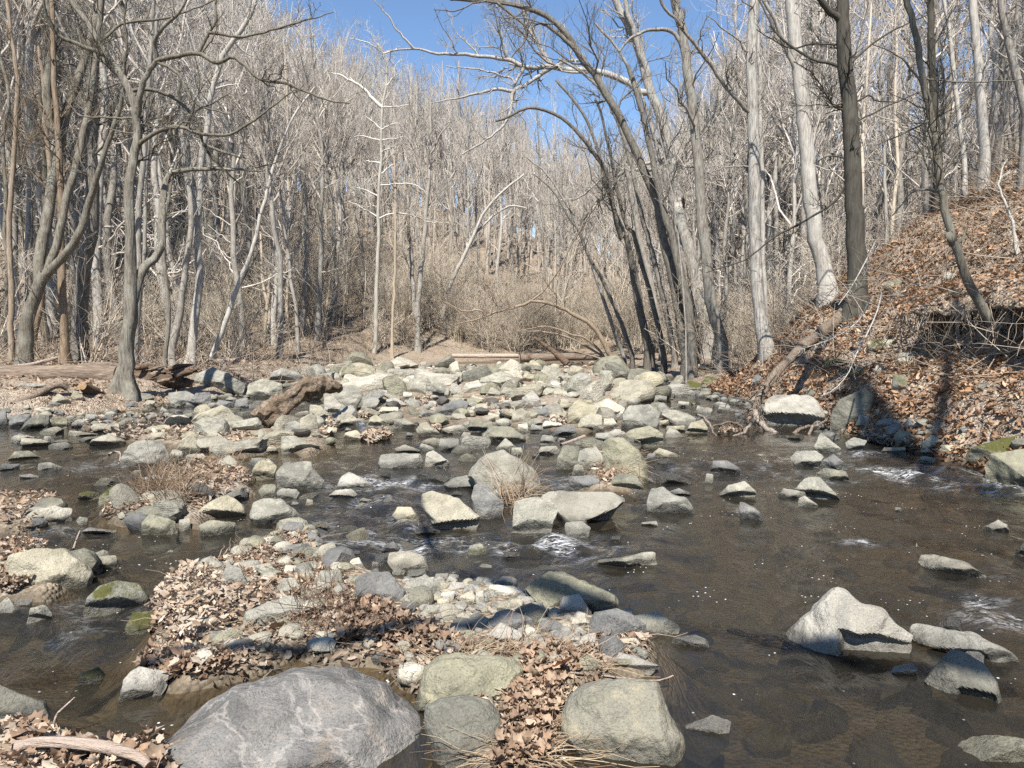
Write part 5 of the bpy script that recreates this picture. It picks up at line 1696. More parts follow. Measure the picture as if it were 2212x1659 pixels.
D:1070,280 1085,120 1195,108 1225,230 1140,298|m|mossy yellow-green rock stuck in the leafy right bank
D:1275,650 1300,578 1430,578 1400,650|g|#rb
D:1600,640 1640,570 1740,560 1700,620|y|#rb
D:1265,1605 1290,1552 1335,1605|t|tiny pale pointed stone near the right edge
D:2120,1640 2212,1550 2290,1600 2290,1680|d|black wet stone cut by the right edge
D:700,600 730,580 860,590 860,605|t|#rb
J:25,350 60,280 200,238 420,238 540,320 622,410 560,462 330,502 130,455|y|large smooth oval tan rock near the left edge
J:520,345 540,290 750,280 772,350 600,375|y|square ledge stone with leaves on top beside the large oval rock
J:525,645 560,560 640,480 760,438 890,458 972,550 900,635 700,665|m|rounded rock with an olive moss cap in the near left water
J:-30,700 -10,600 50,550 130,640 110,690|g|grey pointed stone at the left edge
J:85,610 110,558 225,563 150,635|y|flat light chip of stone by the left edge
J:165,700 200,620 290,600 345,665 300,715|g|small rounded wet grey stone in the left cascade
J:435,1130 530,1040 640,1003 685,1060 560,1138|M|half-sunk mossy stone in the brown pool
J:735,1250 800,1080 900,998 1095,1038 1080,1150 930,1250|t|pale leaning stone at the left of the leaf bar
J:-60,1380 -30,1110 130,1178 290,1228 375,1325 180,1380|s|smooth grey-green rock cut by the lower left edge
J:425,1690 500,1590 600,1618 630,1690|k|dark stone among the leaves at the bottom edge
J:805,760 860,650 990,638 1000,740 890,840|M|green algae-covered sunken stone beside the leaf bar
J:1635,350 1740,328 1815,400 1790,435 1680,395|g|grey chip stone on the leaf bar
J:1430,450 1470,330 1560,365 1640,480 1540,500|g|slanted grey stone rising from the leaf bar
J:1500,740 1600,640 1880,540 2010,580 2025,690 1850,710|g|broad blue-grey slab half buried in the leaf bar
J:1740,550 1830,430 1910,428 1945,490 1850,565|g|grey block at the back of the leaf bar
J:1815,405 1850,340 1930,348 1900,410|t|#peb
J:1120,520 1190,480 1250,510 1220,530|g|flat grey stone showing through the dry leaves
J:1080,260 1100,245 1125,250 1120,270|t|#ls
J:1150,130 1160,50 1230,40 1240,110|g|#lb
J:2020,480 2080,380 2200,370 2230,470 2140,520|g|#pgr
K:295,330 310,260 450,248 540,290 585,380 500,410 380,390|y|greenish square rock at the back of the pebble patch
K:90,570 90,440 160,388 310,388 415,510 405,585 330,618|k|dark rounded rock at the left of the pebble patch
K:395,490 450,430 600,420 642,500 590,565 500,558|g|smooth grey rock with tan edge in the pebble patch
K:395,430 430,378 540,365 585,425|g|#pgr
K:1195,500 1260,440 1350,385 1450,395 1600,460 1780,540 1815,595 1700,648 1430,648 1270,585|s|long smooth green-grey whaleback rock beside the open water
K:1410,610 1430,550 1540,528 1628,640 1510,668 1440,658|t|light tan stone against the whaleback rock
K:925,510 970,470 1120,480 1195,520 1080,562 980,542|t|#peb
K:685,500 720,450 860,468 855,500 760,525|t|#peb
K:745,595 770,540 850,508 870,565 830,582|t|#peb
K:875,595 870,520 920,508 935,585|t|#peb
K:615,560 650,520 740,512 720,562 660,572|t|#peb
K:885,480 930,418 992,430 980,468|t|#peb
K:995,650 1010,590 1080,573 1125,620 1060,665|y|#peb
K:1205,660 1240,590 1300,588 1385,680 1310,695|t|#peb
K:935,740 1000,650 1080,628 1245,690 1250,795 1200,785 1050,725|k|humped grey rock in the middle of the pebble patch
K:925,860 960,780 1030,708 1195,800 1205,860 1000,880|t|pale peaked stone with a lit edge at the leaf bar front
K:1275,800 1290,700 1400,708 1455,752 1320,805|k|#pgr
K:1355,840 1380,768 1490,768 1515,832 1400,858|k|#pgr
K:1465,740 1500,690 1560,668 1625,732 1550,758|t|#peb
K:1645,700 1680,650 1870,618 1895,662 1760,715|g|flat grey stone crossed by the tree shadow
K:1845,720 1900,670 2060,648 2205,750 2100,825 1900,805|g|thick grey stone with shadowed back at the water edge
K:1515,870 1560,800 1650,778 1645,885 1580,895|t|#peb
K:1625,800 1700,738 1775,740 1660,815|t|#peb
K:1620,745 1640,710 1780,730 1760,755|t|#peb
K:1755,870 1780,820 1910,813 1950,865 1920,905 1800,895|t|small white rounded stone at the water edge
K:1665,870 1690,823 1740,838 1732,875|t|#peb
K:1630,1060 1640,930 1720,905 1800,905 2075,995 1920,1040 1700,1060|t|flat pointed pale slab jutting into the open water|.5
K:795,290 830,220 900,203 965,262 890,295|m|small round mossy stone in the near riffle
K:35,285 60,250 120,248 135,285|d|#mdk
K:885,365 910,335 975,343 978,378 920,388|g|little grey stone in the calm behind the whaleback rock
K:1635,355 1660,310 1840,288 1960,258 2030,258 2055,350 1800,370|g|long notched bar-like stone in the open water
K:470,1190 540,1000 640,940 760,915 1100,940 1195,1020 1140,1130 1060,1240 700,1190|s|broad green-grey rock half in shade behind the foreground boulders
K:540,1400 540,1250 700,1195 860,1190 960,1215 1065,1350 1000,1525 900,1600 620,1580|s|smooth green-grey boulder right of the biggest foreground boulder
K:1415,1450 1440,1290 1480,1190 1560,1110 1720,1078 2050,1098 2095,1250 2200,1450 2260,1740 1700,1740 1540,1590|u|big cracked mossy boulder at the bottom, right of the leaf hollow
K:960,1720 970,1640 1100,1575 1300,1560 1370,1720|g|grey rock under the dry stems at the bottom edge
K:580,850 640,820 760,850 890,945 700,925|k|dark ledge of rock behind the shaded green-grey rock
K:180,950 260,905 400,910 480,960 300,980|k|dark flat stone in the brown leaves of the bar
K:325,395 340,360 415,380 380,425|g|#pgr
K:515,660 560,600 640,598 645,660 580,695|g|#pgr
K:355,640 410,570 485,600 475,660|k|#pgr
K:855,745 880,690 945,700 935,755|g|#pgr
K:835,795 870,745 918,758 900,798|t|#pgr
K:1500,1090 1530,1075 1600,1090 1580,1130 1510,1125|t|#peb
K:1110,1130 1150,1100 1200,1110 1190,1140|g|#pgr
K:590,435 610,400 695,395 680,440|t|#peb
K:670,442 700,400 762,405 742,444|t|#peb
K:700,410 720,385 750,390 745,412|t|#peb
K:1285,850 1300,815 1345,820 1350,855|t|#peb
K:1420,890 1440,835 1510,860 1530,900|t|#peb
K:1000,300 1060,258 1150,258 1160,295|d|#mdk
K:205,340 220,280 280,290 260,340|k|#mdk
K:30,370 60,310 110,290 165,355|t|#peb
K:190,345 200,320 240,325 240,345|t|#peb
K:440,590 460,540 500,545 500,585|t|#peb
K:510,600 540,560 580,570 570,605|t|#peb
K:810,650 830,615 870,625 860,650|t|#peb
K:920,640 930,610 970,615 965,642|t|#peb
K:790,690 820,655 870,655 860,685|t|#peb
K:720,700 760,680 840,690 850,750 760,760|k|#pgr
K:1130,590 1170,545 1250,550 1260,600|g|#pgr
K:1430,700 1450,665 1500,680 1490,710|g|#pgr
L:635,850 680,770 810,640 950,505 1000,473 1080,518 1130,580 1310,640 1370,720 1495,800 1475,900 1330,945 1100,935 900,880|t|big pointed pale rock with an overhanging black underside in the near right water
L:1465,800 1490,718 1580,730 1900,800 2100,900 2280,960 1980,990 1720,895 1500,855|g|long low rock running into shade behind the big pointed rock
L:1565,1110 1640,980 1740,888 1850,920 1950,985 2045,1100 2095,1250 1900,1240 1700,1155|s|rounded grey rock with shaded right side in the lower right water
L:1810,930 1880,868 1950,930 1965,1000|k|hump of stone behind the rounded shaded grey rock
L:1520,330 1540,278 1640,273 1850,330 2010,395 1850,418 1600,388|y|long knobbly tan stone at the right of the open water
L:-20,1450 20,1380 200,1313 312,1360 300,1435 150,1465|g|small rounded stone with a wet collar right of the cracked mossy boulder
L:1540,1720 1700,1560 1850,1468 1950,1443 2320,1480 2320,1720|s|wide smooth grey-green rock at the lower right corner
L:1275,1070 1370,1000 1490,978 1525,1030 1440,1058|t|small white chip stone below the big pointed rock
L:1650,770 1665,710 1730,678 1800,690 1835,770|d|dark stone capped with wet leaves right of the big pointed rock
L:-90,870 -60,810 90,795 150,820 205,872 60,885|g|flat light stone left of the big pointed rock
"""
NOTCH = {'broad green-grey rock ': (), 'smooth green-grey boul': (), 'big pointed pale rock ': (-.15, 1.4, .22, .30, .45), 'broad tan slab with an': (.05, 1.2, .75, -1.0, .15), 'tilted slab block with': (-.75, 1.2, .42, -.1, .2), 'smooth grey slope-side': (-.8, .5, .3, .3, .2)}
SHAPE = {
    'broad green-grey rock ': [(.95, .15, .35), (.9, -.35, .1)],
    'smooth green-grey boul': [(.95, .1, .35), (.9, -.3, .1)],
    'big cracked mossy boul': [(.85, -.2, .4), (.95, .45, .0), (.8, .1, -.3)],
  # cuts of the faces turned to the creek: (offset, slope to the right, slope downwards)
    'big pointed pale rock ': [(.85, .75, .25), (.66, -.35, .5), (.8, -.7, .1)],
    'broad tan slab with an': [(.55, .05, .45), (.9, -.3, -.1)],
    'tilted slab block with': [(.55, -.15, .55), (.9, .1, -.2)],
    'tall smooth dome leani': [(.7, -.25, .25), (.95, .9, 0)],
    'big dark-faced boulder': [(.65, -.1, .55), (.8, .9, -.3)],
    'largest smooth tan-gre': [(.72, .1, .45), (.9, -.4, .1), (.9, .45, 0)],
}
for line in ROCKS.strip().split('\n'):
    f = line.split('|')
    s, mat, lab = f[0], f[1], f[2]
    kw = {}
    if len(f) > 3:
        kw['depth'] = float(f[3])
    if lab.startswith('#'):
        l, g = GL[lab[1:]]
        rock(s, mat, l, g, name='stone', cat='stone', **kw)
    else:
        rock(s, mat, lab, facets=SHAPE.get(lab[:22]), notch=NOTCH.get(lab[:22]), **kw)
# the biggest boulder of all, nearest the camera
big = rock('0:120,1800 280,1660 395,1575 505,1495 640,1442 730,1448 830,1476 905,1540 975,1670 1020,1800', 'v', 'biggest dark grey foreground boulder with a pale veined ridge', depth=.95, seed=4, sub=5,
           facets=[(.80, .30, .42), (.97, -.22, .12), (.95, .0, -.35)])

for s_, k_, l_ in [('6:1190,720 1260,690 1400,700 1460,760 1330,800 1220,790', 'm', 'mossy ochre ledge rock below the beech on the right bank'), ('6:1370,800 1450,770 1560,780 1590,850 1450,870', 'y', 'ochre ledge rock right of the mossy ledge rock'),
                   ('6:520,800 545,755 590,790 585,830 530,835', 'g', 'cube-like pale stone at the foot of the shadow-banded trunk'), ('6:150,890 190,840 240,850 250,900', 'm', 'mossy stone at the foot of the largest leaning trunk'),
                   ('6:100,990 160,930 230,950 220,1000', 'M', 'mossy boulder in the leaves left of the fallen tree'), ('6:440,960 480,920 540,950 520,1000', 'k', 'dark stone in the leaves left of the fallen tree'),
                   ('6:1680,300 1720,260 1790,270 1780,320', 't', 'light rock on the upper right slope'), ('6:1290,350 1400,290 1440,330 1330,380', 's', 'flat rock on the upper slope right of the beech'),
                   ('6:0,1000 40,960 120,980 110,1040', 'M', 'low mossy stone on the far right bank'), ('6:780,1080 830,1020 900,1040 880,1090', 's', 'grey stone on top of the huge pale boulder'),
                   ('6:1900,1010 1950,970 2030,990 2010,1040', 's', 'stone stuck in the leaves of the right bank near the edge'), ('6:1230,900 1260,860 1310,870 1300,930', 't', 'pale stone under the shaded fern')]:
    rock(s_, k_, l_)
# --- rubble beyond: single stones, then the cobbles nobody could count
crng = np.random.default_rng(900)
PROT = []
for i in range(10):
    V, Fc = ICO[2]
    r = np.ones(len(V))
    for q in range(7):
        n = unit(crng.normal(size=3)); o = crng.uniform(.38, .75)
        dt = V @ n
        r = np.minimum(r, np.where(dt > .05, o / np.maximum(dt, .05), 9))
    v = V * r[:, None] * np.array([1.0, .75, .62])
    v += .05 * np.stack([noise3(V[:, 0] * 2 + i * 9 + c, V[:, 1] * 2, V[:, 2] * 2) for c in range(3)], -1)
    PROT.append((v, Fc))
meshes = []
for i, (v, f) in enumerate(PROT):
    for mk in ('g', 'y', 't', 's'):
        me = mesh_np('stone', v, f, True)
        me.set_sharp_from_angle(angle=math.radians(30))
        me.materials.append(ROCK[mk])
        meshes.append(me)
far_poly = PX('0:585,800 760,783 1000,792 1300,790 1460,822 1500,850 1400,872 1200,862 960,852 800,850 640,838')
pts = []
n_far = 0
while n_far < 70:
    x = crng.uniform(585, 1500); y = crng.uniform(785, 872)
    if poly_sd(np.array([x]), np.array([y]), far_poly)[0] < 2: continue
    g = hit(x, y)
    if any((g[0] - a) ** 2 + (g[1] - b) ** 2 < (r + .12) ** 2 for a, b, r in pts): continue
    s = crng.uniform(.26, .46) * (1 + (.7 if crng.random() < .3 else 0))
    pts.append((g[0], g[1], s))
    ob = bpy.data.objects.new('stone', meshes[crng.integers(0, len(meshes))])
    COL.objects.link(ob)
    ob.location = (g[0], g[1], g[2] + s * .12)
    ob.scale = (s, s * crng.uniform(.8, 1.2), s * crng.uniform(.7, 1.2))
    ob.rotation_euler = (crng.normal() * .35, crng.normal() * .35, crng.random() * 6.28)
    tag(ob, 'sunlit angular stone of the far rubble spread across the creek', 'stone', 'angular stones of the far rubble')
    n_far += 1


MIDP = [('0:380,925 640,862 900,862 1300,880 1480,890 1500,950 1250,985 1000,1000 900,940 700,930 640,1000 560,985 420,985', 80, (.14, .42), 'tan-grey stone packed between the larger rocks of the middle creek', 'stones packed between the middle creek rocks'),
        ('0:20,925 250,900 450,885 560,870 600,930 420,960 200,950 60,990', 26, (.12, .34), 'flat stone lying in the shallow water before the left bank', 'flat stones before the left bank'),
        ('0:1400,860 1500,850 1600,880 1760,930 1900,940 1900,975 1750,960 1600,930 1450,930', 16, (.1, .28), 'grey stone in the shallows along the right bank', 'stones in the right shallows')]
for s_, n_, sz_, l_, g_ in MIDP + [('0:130,1060 330,990 560,1000 640,1050 820,1010 900,1060 900,1200 700,1190 450,1130 330,1150 150,1140', 26, (.07, .2), 'flat stone half sunk among the larger rocks of the left shallows', 'half-sunk flat stones of the left shallows')]:
    Pm = PX(s_); n = 0; tr = 0
    while n < n_ and tr < 6000:
        tr += 1
        x = crng.uniform(Pm[:, 0].min(), Pm[:, 0].max()); y = crng.uniform(Pm[:, 1].min(), Pm[:, 1].max())
        if poly_sd(np.array([x]), np.array([y]), Pm)[0] < 1: continue
        g = hit(x, y)
        s = crng.uniform(*sz_)
        if any((g[0] - a) ** 2 + (g[1] - b) ** 2 < (rr + s * .5) ** 2 for a, b, rr in FOOT): continue
        FOOT.append((g[0], g[1], s * .8))
        ob = bpy.data.objects.new('stone', meshes[crng.integers(0, len(meshes))])
        COL.objects.link(ob)
        ob.location = (g[0], g[1], max(float(height(g[0], g[1])), -.05) + s * .1)
        ob.scale = (s, s * crng.uniform(.7, 1.1), s * crng.uniform(.5, .95))
        ob.rotation_euler = (crng.normal() * .3, crng.normal() * .3, crng.random() * 6.28)
        tag(ob, l_, 'stone', g_)
        n += 1


def scatter(name, pts, size, mats, seed, label, squash=.62, sink=.15, cat='cobbles'):
    rng = np.random.default_rng(seed)
    bag = {}
    for (x, y, z) in pts:
        k = mats[rng.integers(0, len(mats))]
        v, f = LOWP[rng.integers(0, len(LOWP))]
        s = size[0] + (size[1] - size[0]) * rng.random() ** 2.2
        a = rng.random() * 6.28; c, sn = math.cos(a), math.sin(a)
        q = v * s * (1, 1, rng.uniform(.7, 1.2))
        tl = rng.normal() * .25
        q = np.stack([q[:, 0], q[:, 1] - tl * q[:, 2], q[:, 2] + tl * q[:, 1]], -1)
        q = np.stack([q[:, 0] * c - q[:, 1] * sn, q[:, 0] * sn + q[:, 1] * c, q[:, 2]], -1) + (x, y, z + s * sink)
        bag.setdefault(k, []).append((q, f))
    for k, L in bag.items():
        n = 0; vs = []; fs = []
        for q, f in L:
            vs.append(q); fs.append(f + n); n += len(q)
        me = mesh_np(name, np.concatenate(vs), np.concatenate(fs), True)
        me.set_sharp_from_angle(angle=math.radians(34))
        tag(link(name, me, ROCK[k]), label, cat, kind='stuff')


LOWP = []
for i in range(10):
    V, Fc = ICO[1]
    r = np.ones(len(V))
    for q in range(6):
        n = unit(crng.normal(size=3)); o = crng.uniform(.5, .85); dt = V @ n
        r = np.minimum(r, np.where(dt > .05, o / np.maximum(dt, .05), 9))
    LOWP.append((V * r[:, None] * np.array([1.0, .78, .62]), Fc))


def in_poly(s, n, rng, water=True):
    P = PX(s) if isinstance(s, str) else s
    W = np.array([hit(*p, water=water)[:2] for p in P])
    lo, hi = W.min(0), W.max(0)
    out = []
    while len(out) < n:
        q = lo + (hi - lo) * rng.random((n * 3, 2))
        ok = poly_sd(q[:, 0], q[:, 1], W) > 0
        out.extend(q[ok].tolist())
        if not ok.any(): break
    q = np.array(out[:n])
    return np.concatenate([q, surf(q[:, 0], q[:, 1])[:, None] if water else height(q[:, 0], q[:, 1])[:, None]], 1)


MOUND_BAR = '0:600,1125 520,1180 440,1205 385,1235 320,1295 325,1400 400,1470 640,1410 800,1440 920,1500 1250,1480 1400,1420 1180,1380 960,1330 760,1250 680,1140'
scatter('far_cobbles', in_poly('0:575,800 780,782 1010,790 1320,788 1480,822 1540,850 1500,880 1400,890 1200,872 960,862 780,868 620,850', 600, crng), (.04, .2), ['g', 'y', 't', 's', 'g'], 1, 'countless small sunlit stones of the far rubble across the creek')
scatter('bank_cobbles', in_poly('0:1440,840 1600,880 1780,935 1900,945 2080,975 2212,1010 2212,960 2080,915 1900,905 1700,890 1560,850 1480,825', 230, crng), (.03, .15), ['g', 's', 'k'], 2, 'small grey stones lining the foot of the right bank')
scatter('bank_cobbles', in_poly('0:0,905 120,930 250,925 420,905 500,880 560,850 480,845 330,880 200,890 0,870', 170, crng), (.03, .14), ['g', 's', 'k', 'y'], 3, 'small grey stones lining the foot of the left bank')
scatter('creek_cobbles', in_poly('0:640,880 900,870 1250,890 1380,900 1380,980 1180,985 900,990 650,960', 260, crng, False), (.03, .17), ['g', 'y', 't', 's', 'd'], 4, 'small stones scattered over the middle creek bed', sink=.35)
scatter('pebbles', in_poly('K:420,600 430,420 650,380 1000,410 1230,600 1650,700 1660,900 1450,930 1300,900 1150,800 900,780 600,720', 620, crng, False), (.008, .045), ['t', 'y', 't', 'g'], 5, 'pale pebbles lying between the larger stones beside the leaf bar', cat='pebbles')
scatter('bed_stones', in_poly('0:20,1100 2212,1000 2212,1659 1300,1659 600,1200 300,1400 0,1500', 420, crng, False), (.02, .15), ['y', 's', 'k'], 6, 'brown stones on the bed of the near water', sink=.1, cat='bed stones')

scatter('bar_stones', in_poly(MOUND_BAR, 520, crng, False), (.012, .085), ['g', 'y', 's', 't'], 7, 'small stones showing through the leaves of the near bar', cat='bar stones')

# ------------------------------------------------------------------ dry leaves, straw, twigs
LC = np.array([(.54, .42, .315), (.42, .31, .22), (.62, .52, .41), (.33, .225, .155), (.22, .145, .095), (.48, .355, .255), (.55, .455, .36), (.38, .255, .17)])


LCR = np.array([(.50, .32, .20), (.40, .23, .13), (.56, .41, .28), (.30, .165, .09), (.45, .27, .155), (.34, .20, .12)])


def leaves(name, P, size, seed, label, lobed=False, cols=LC, flat=.5, lift=.02, cat='leaf litter'):
    rng = np.random.default_rng(seed)
    n = len(P)
    if n == 0: return
    if lobed:
        a = np.array([0, .55, .95, 1.35, 1.9, 2.5]); r = np.array([1.0, .6, .85, .58, .7, .45])
        shape = [(0, 0)] + [(rr * math.cos(t), rr * math.sin(t)) for t, rr in zip(a, r)] + [(-.45, 0)] + [(rr * math.cos(-t), rr * math.sin(-t)) for t, rr in zip(a[::-1][:-1], r[::-1][:-1])]
    else:
        shape = [(0, 0), (1, 0), (.35, .46), (-.4, .4), (-.9, 0), (-.4, -.4), (.35, -.46)]
    S = np.array(shape)
    m = len(S)
    fan = np.array([[0, i, i + 1] for i in range(1, m - 1)] + [[0, m - 1, 1]])
    s = size[0] * .8 + (size[1] * 1.25 - size[0] * .8) * rng.random(n) ** 1.9
    curl = rng.uniform(-.5, 1.3, n); fold = rng.uniform(-.2, 1.0, n)
    q = np.zeros((n, m, 3))
    q[:, :, 0] = S[None, :, 0]; q[:, :, 1] = S[None, :, 1] * rng.uniform(.6, 1.05, n)[:, None]
    q[:, :, 2] = curl[:, None] * .5 * S[None, :, 0] ** 2 + fold[:, None] * np.abs(S[None, :, 1]) + rng.normal(size=(n, m)) * .13
    q *= s[:, None, None]
    ax = rng.normal(size=(n, 2)) * flat
    z = unit(np.concatenate([ax, np.ones((n, 1))], 1))
    t = rng.normal(size=(n, 3)); x = unit(t - (t * z).sum(1, keepdims=True) * z); y = np.cross(z, x)
    v = q[:, :, 0:1] * x[:, None] + q[:, :, 1:2] * y[:, None] + q[:, :, 2:3] * z[:, None] + P[:, None] + np.array([0, 0, 1]) * (rng.random(n) * lift)[:, None, None]
    f = (fan[None] + (np.arange(n) * m)[:, None, None]).reshape(-1, 3)
    c = cols[rng.integers(0, len(cols), n)] * rng.uniform(.7, 1.15, (n, 1))
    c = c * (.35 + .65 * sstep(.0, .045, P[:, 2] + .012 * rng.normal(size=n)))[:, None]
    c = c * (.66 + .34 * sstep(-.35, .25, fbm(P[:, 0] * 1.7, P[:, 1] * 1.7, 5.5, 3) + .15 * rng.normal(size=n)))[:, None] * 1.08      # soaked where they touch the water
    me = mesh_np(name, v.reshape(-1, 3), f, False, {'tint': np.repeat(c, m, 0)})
    return tag(link(name, me, LEAF), label, cat, kind='stuff')


def keep_noise(P, sc, lo, hi, rng, off=0.0):
    p = sstep(lo, hi, fbm(P[:, 0] * sc + off, P[:, 1] * sc, off, 3))
    return P[rng.random(len(P)) < p]


lrng = np.random.default_rng(501)
bar = '0:600,1125 520,1180 440,1205 385,1235 320,1295 325,1400 400,1470 900,1540 1180,1640 1270,1659 1300,1480 1430,1430 1330,1370 1180,1400 1080,1395 960,1370 850,1330 760,1270 700,1200 680,1140'
P = in_poly(bar, 8000, lrng, False)
P = keep_noise(P, 1.6, -.55, -.1, lrng)
P = P[P[:, 2] > -.01]
P[:, 2] += lrng.random(len(P)) * .03 * sstep(-.3, .4, fbm(P[:, 0] * 2, P[:, 1] * 2, 2.0))
leaves('leaf_litter', P[::2], (.012, .03), 1, 'heap of dry tan leaves covering the near gravel bar', True, flat=.4, lift=.015)
leaves('leaf_litter', P[1::2], (.010, .028), 11, 'small crumpled dry leaves mixed into the heap on the near gravel bar', False, flat=.8, lift=.025)
P = in_poly('J:930,560 1100,480 1500,560 1700,640 1500,760 1200,900 1000,760', 1600, lrng, False)
P[:, 2] += .01 + .06 * lrng.random(len(P))
leaves('leaf_litter', P, (.012, .03), 2, 'bleached pale leaves heaped at the middle of the leaf bar', False, cols=LC[[0, 0, 2, 6, 1]], flat=.7, lift=.03)
P = in_poly('K:0,680 200,620 500,780 720,860 650,920 300,900 0,880', 1000, lrng, False)
P[:, 2] += .05 * lrng.random(len(P)) + .01
leaves('leaf_litter', P, (.012, .034), 21, 'reddish brown leaves heaped behind the foreground boulders', True, cols=LC[[3, 1, 5, 7]], flat=.6, lift=.03)
P = in_poly('K:1180,930 1450,900 1560,1000 1450,1150 1400,1400 1350,1700 980,1700 1020,1500 1080,1250', 1100, lrng, False)
P[:, 2] += .04 * lrng.random(len(P)) + .005
leaves('leaf_litter', P, (.012, .032), 22, 'dark brown wet leaves filling the hollow between the foreground boulders', True, cols=LC[[3, 5, 7, 1]], flat=.6, lift=.02)
for k, (s, n) in enumerate([('0:330,1035 430,990 540,1015 560,1060 480,1085 440,1120 380,1080', 1900), ('0:0,1062 140,1062 150,1090 60,1150 0,1140', 900), ('0:200,1120 300,1090 350,1120 330,1150 220,1135', 600),
                            ('0:0,1172 90,1168 100,1190 0,1215', 450), ('0:0,1240 70,1235 90,1260 30,1290 0,1290', 300), ('0:0,1600 60,1570 180,1600 300,1590 400,1575 380,1700 0,1700', 1200), ('J:870,960 1100,960 1500,980 1550,1080 1250,1130 950,1240', 700)]):
    P = in_poly(s, n, lrng, False); P = P[P[:, 2] > -.02]
    P[:, 2] += lrng.random(len(P)) * .04
    leaves('leaf_litter', P, (.014, .036), 30 + k, ['dry leaves heaped beside the large green-grey block', 'dry leaves caught on the left edge shallows', 'dry leaves around the moss-covered stone', 'dry leaves behind the large smooth oval rock',
                                             'dry leaves in front of the large smooth oval rock', 'brown leaves in the lower left corner', 'pale leaves on the water edge of the leaf bar'][k], k > 2, flat=.6)
for k, (s, n) in enumerate([('A:500,640 1100,560 1400,560 1900,600 2200,640 2000,720 1500,690 1100,680', 1100), ('B:520,520 680,490 720,640 560,670', 250), ('B:870,790 950,730 1100,740 1150,790 1000,860', 330), ('B:1400,700 1450,660 1560,660 1560,740', 120), ('C:640,930 900,900 1080,960 1000,1060 760,1060', 420),
                            ('B:880,470 980,450 960,520 880,530', 90), ('B:1330,380 1480,330 1500,400 1340,410', 140), ('B:1950,400 2150,330 2212,480 2000,470', 200), ('C:330,500 480,480 480,560 340,540', 120), ('D:820,720 1000,690 1280,720 1250,790 850,770', 350), ('C:1760,720 1960,700 1960,760 1780,760', 110)]):
    P = in_poly(s, n, lrng, False); P[:, 2] = np.maximum(P[:, 2], 0) + lrng.random(len(P)) * .09 * (1 if n < 400 else .5)
    leaves('leaf_litter', P, (.025, .055), 50 + k, 'dry leaves caught between the stones of the creek', cols=LC[[0, 1, 2, 5, 6]], flat=.7)
# right slope
u = lrng.random((42000, 2))
Y = 5.5 + 13.5 * u[:, 1]; X = right_edge(Y) + .15 + 9.5 * u[:, 0] ** 1.5
m = np.abs(X / Y) < .78
X, Y = X[m], Y[m]
P = np.stack([X, Y, height(X, Y) + .01], -1)
P = keep_noise(P, .8, -.75, -.2, lrng)
leaves('leaf_litter', P, (.028, .06), 70, 'russet leaf litter covering the right bank', cols=LCR, flat=.75, lift=.04)
# left bank flat and far floor
u = lrng.random((9000, 2)); Y = 11.6 + 13 * u[:, 1]; X = left_edge(Y) - .3 - 12 * u[:, 0]
P = np.stack([X, Y, height(X, Y) + .01], -1); P = keep_noise(P, .6, -.4, .1, lrng)
leaves('leaf_litter', P, (.03, .065), 71, 'dry leaves spread over the left bank under the trees', cols=LC[[1, 3, 4, 7, 5]], flat=.7, lift=.03)


def stems(name, P, L, r, n_pts, seed, label, tilt=(.2, 1.2), sag=.4, cols=((.46, .37, .25), (.36, .26, .17), (.27, .18, .12)), cat='dead stems', mat=None):
    rng = np.random.default_rng(seed)
    n = len(P)
    az = rng.random(n) * 6.28; ti = rng.uniform(tilt[0], tilt[1], n); ln = rng.uniform(L[0], L[1], n)
    d = np.stack([np.sin(ti) * np.cos(az), np.sin(ti) * np.sin(az), np.cos(ti)], -1)
    s = np.linspace(0, 1, n_pts)[None, :, None]
    Q = P[:, None] + d[:, None] * ln[:, None, None] * s
    Q[:, :, 2] -= sag * ln[:, None] * s[:, :, 0] ** 2 * np.sin(ti)[:, None]
    Q += rng.normal(size=Q.shape) * .03 * ln[:, None, None] * s
    R = rng.uniform(r[0], r[1], n)[:, None] * (1 - .6 * s[:, :, 0])
    c = np.array(cols)[rng.integers(0, len(cols), n)]
    g = Geo(); g.tubes(Q, R, 3, c)
    return tag(link(name, g.mesh(name), mat or STRAW), label, cat, kind='stuff')


P = in_poly('K:960,1640 1100,1350 1250,1250 1400,1300 1450,1500 1500,1750 950,1750', 230, lrng, False)
stems('dead_stems', P, (.12, .38), (.001, .0026), 5, 80, 'tangle of dead straw stems in the hollow between the foreground boulders', (1.3, 1.6), .05)
P = in_poly('K:480,1150 560,1000 700,900 1200,900 1700,940 1750,1040 1500,1080 1200,1000', 260, lrng, False)
stems('dead_stems', P, (.1, .35), (.001, .0025), 5, 81, 'dead straw stems lying on the leaf bar around the foreground boulders', (.8, 1.55), .2)
P = in_poly('J:1850,650 2000,450 2212,500|K:150,650 200,850 0,900|J:1900,820', 230, lrng, False)
stems('dead_stems', P, (.08, .28), (.0012, .0025), 5, 82, 'dark wiry dead weed stems on the leaf bar', (.2, 1.4), .2, ((.12, .075, .05), (.2, .13, .09)))
P = in_poly('A:1150,1240 1150,1050 1400,980 1620,1030 1640,1250 1400,1300', 620, lrng, False)
P[:, 2] += .08 * lrng.random(len(P))
stems('twig_heap', P, (.12, .4), (.002, .004), 4, 83, 'brown heap of caught twigs and dead weeds in the left water', (.3, 1.5), .25, ((.2, .14, .09), (.13, .085, .055), (.34, .26, .18)), 'twig heap')
P = in_poly('A:1750,860 1950,790 2100,870 2000,940 1800,960', 220, lrng, False)
stems('dead_stems', P, (.12, .35), (.0015, .003), 4, 84, 'pale dead grass on the leaf mound beside the large green-grey block', (.4, 1.5), .3)
P = in_poly('C:700,930 900,890 1080,960 1100,1080 760,1080', 260, lrng, False); P[:, 2] = np.maximum(P[:, 2], 0) + .12 * lrng.random(len(P))
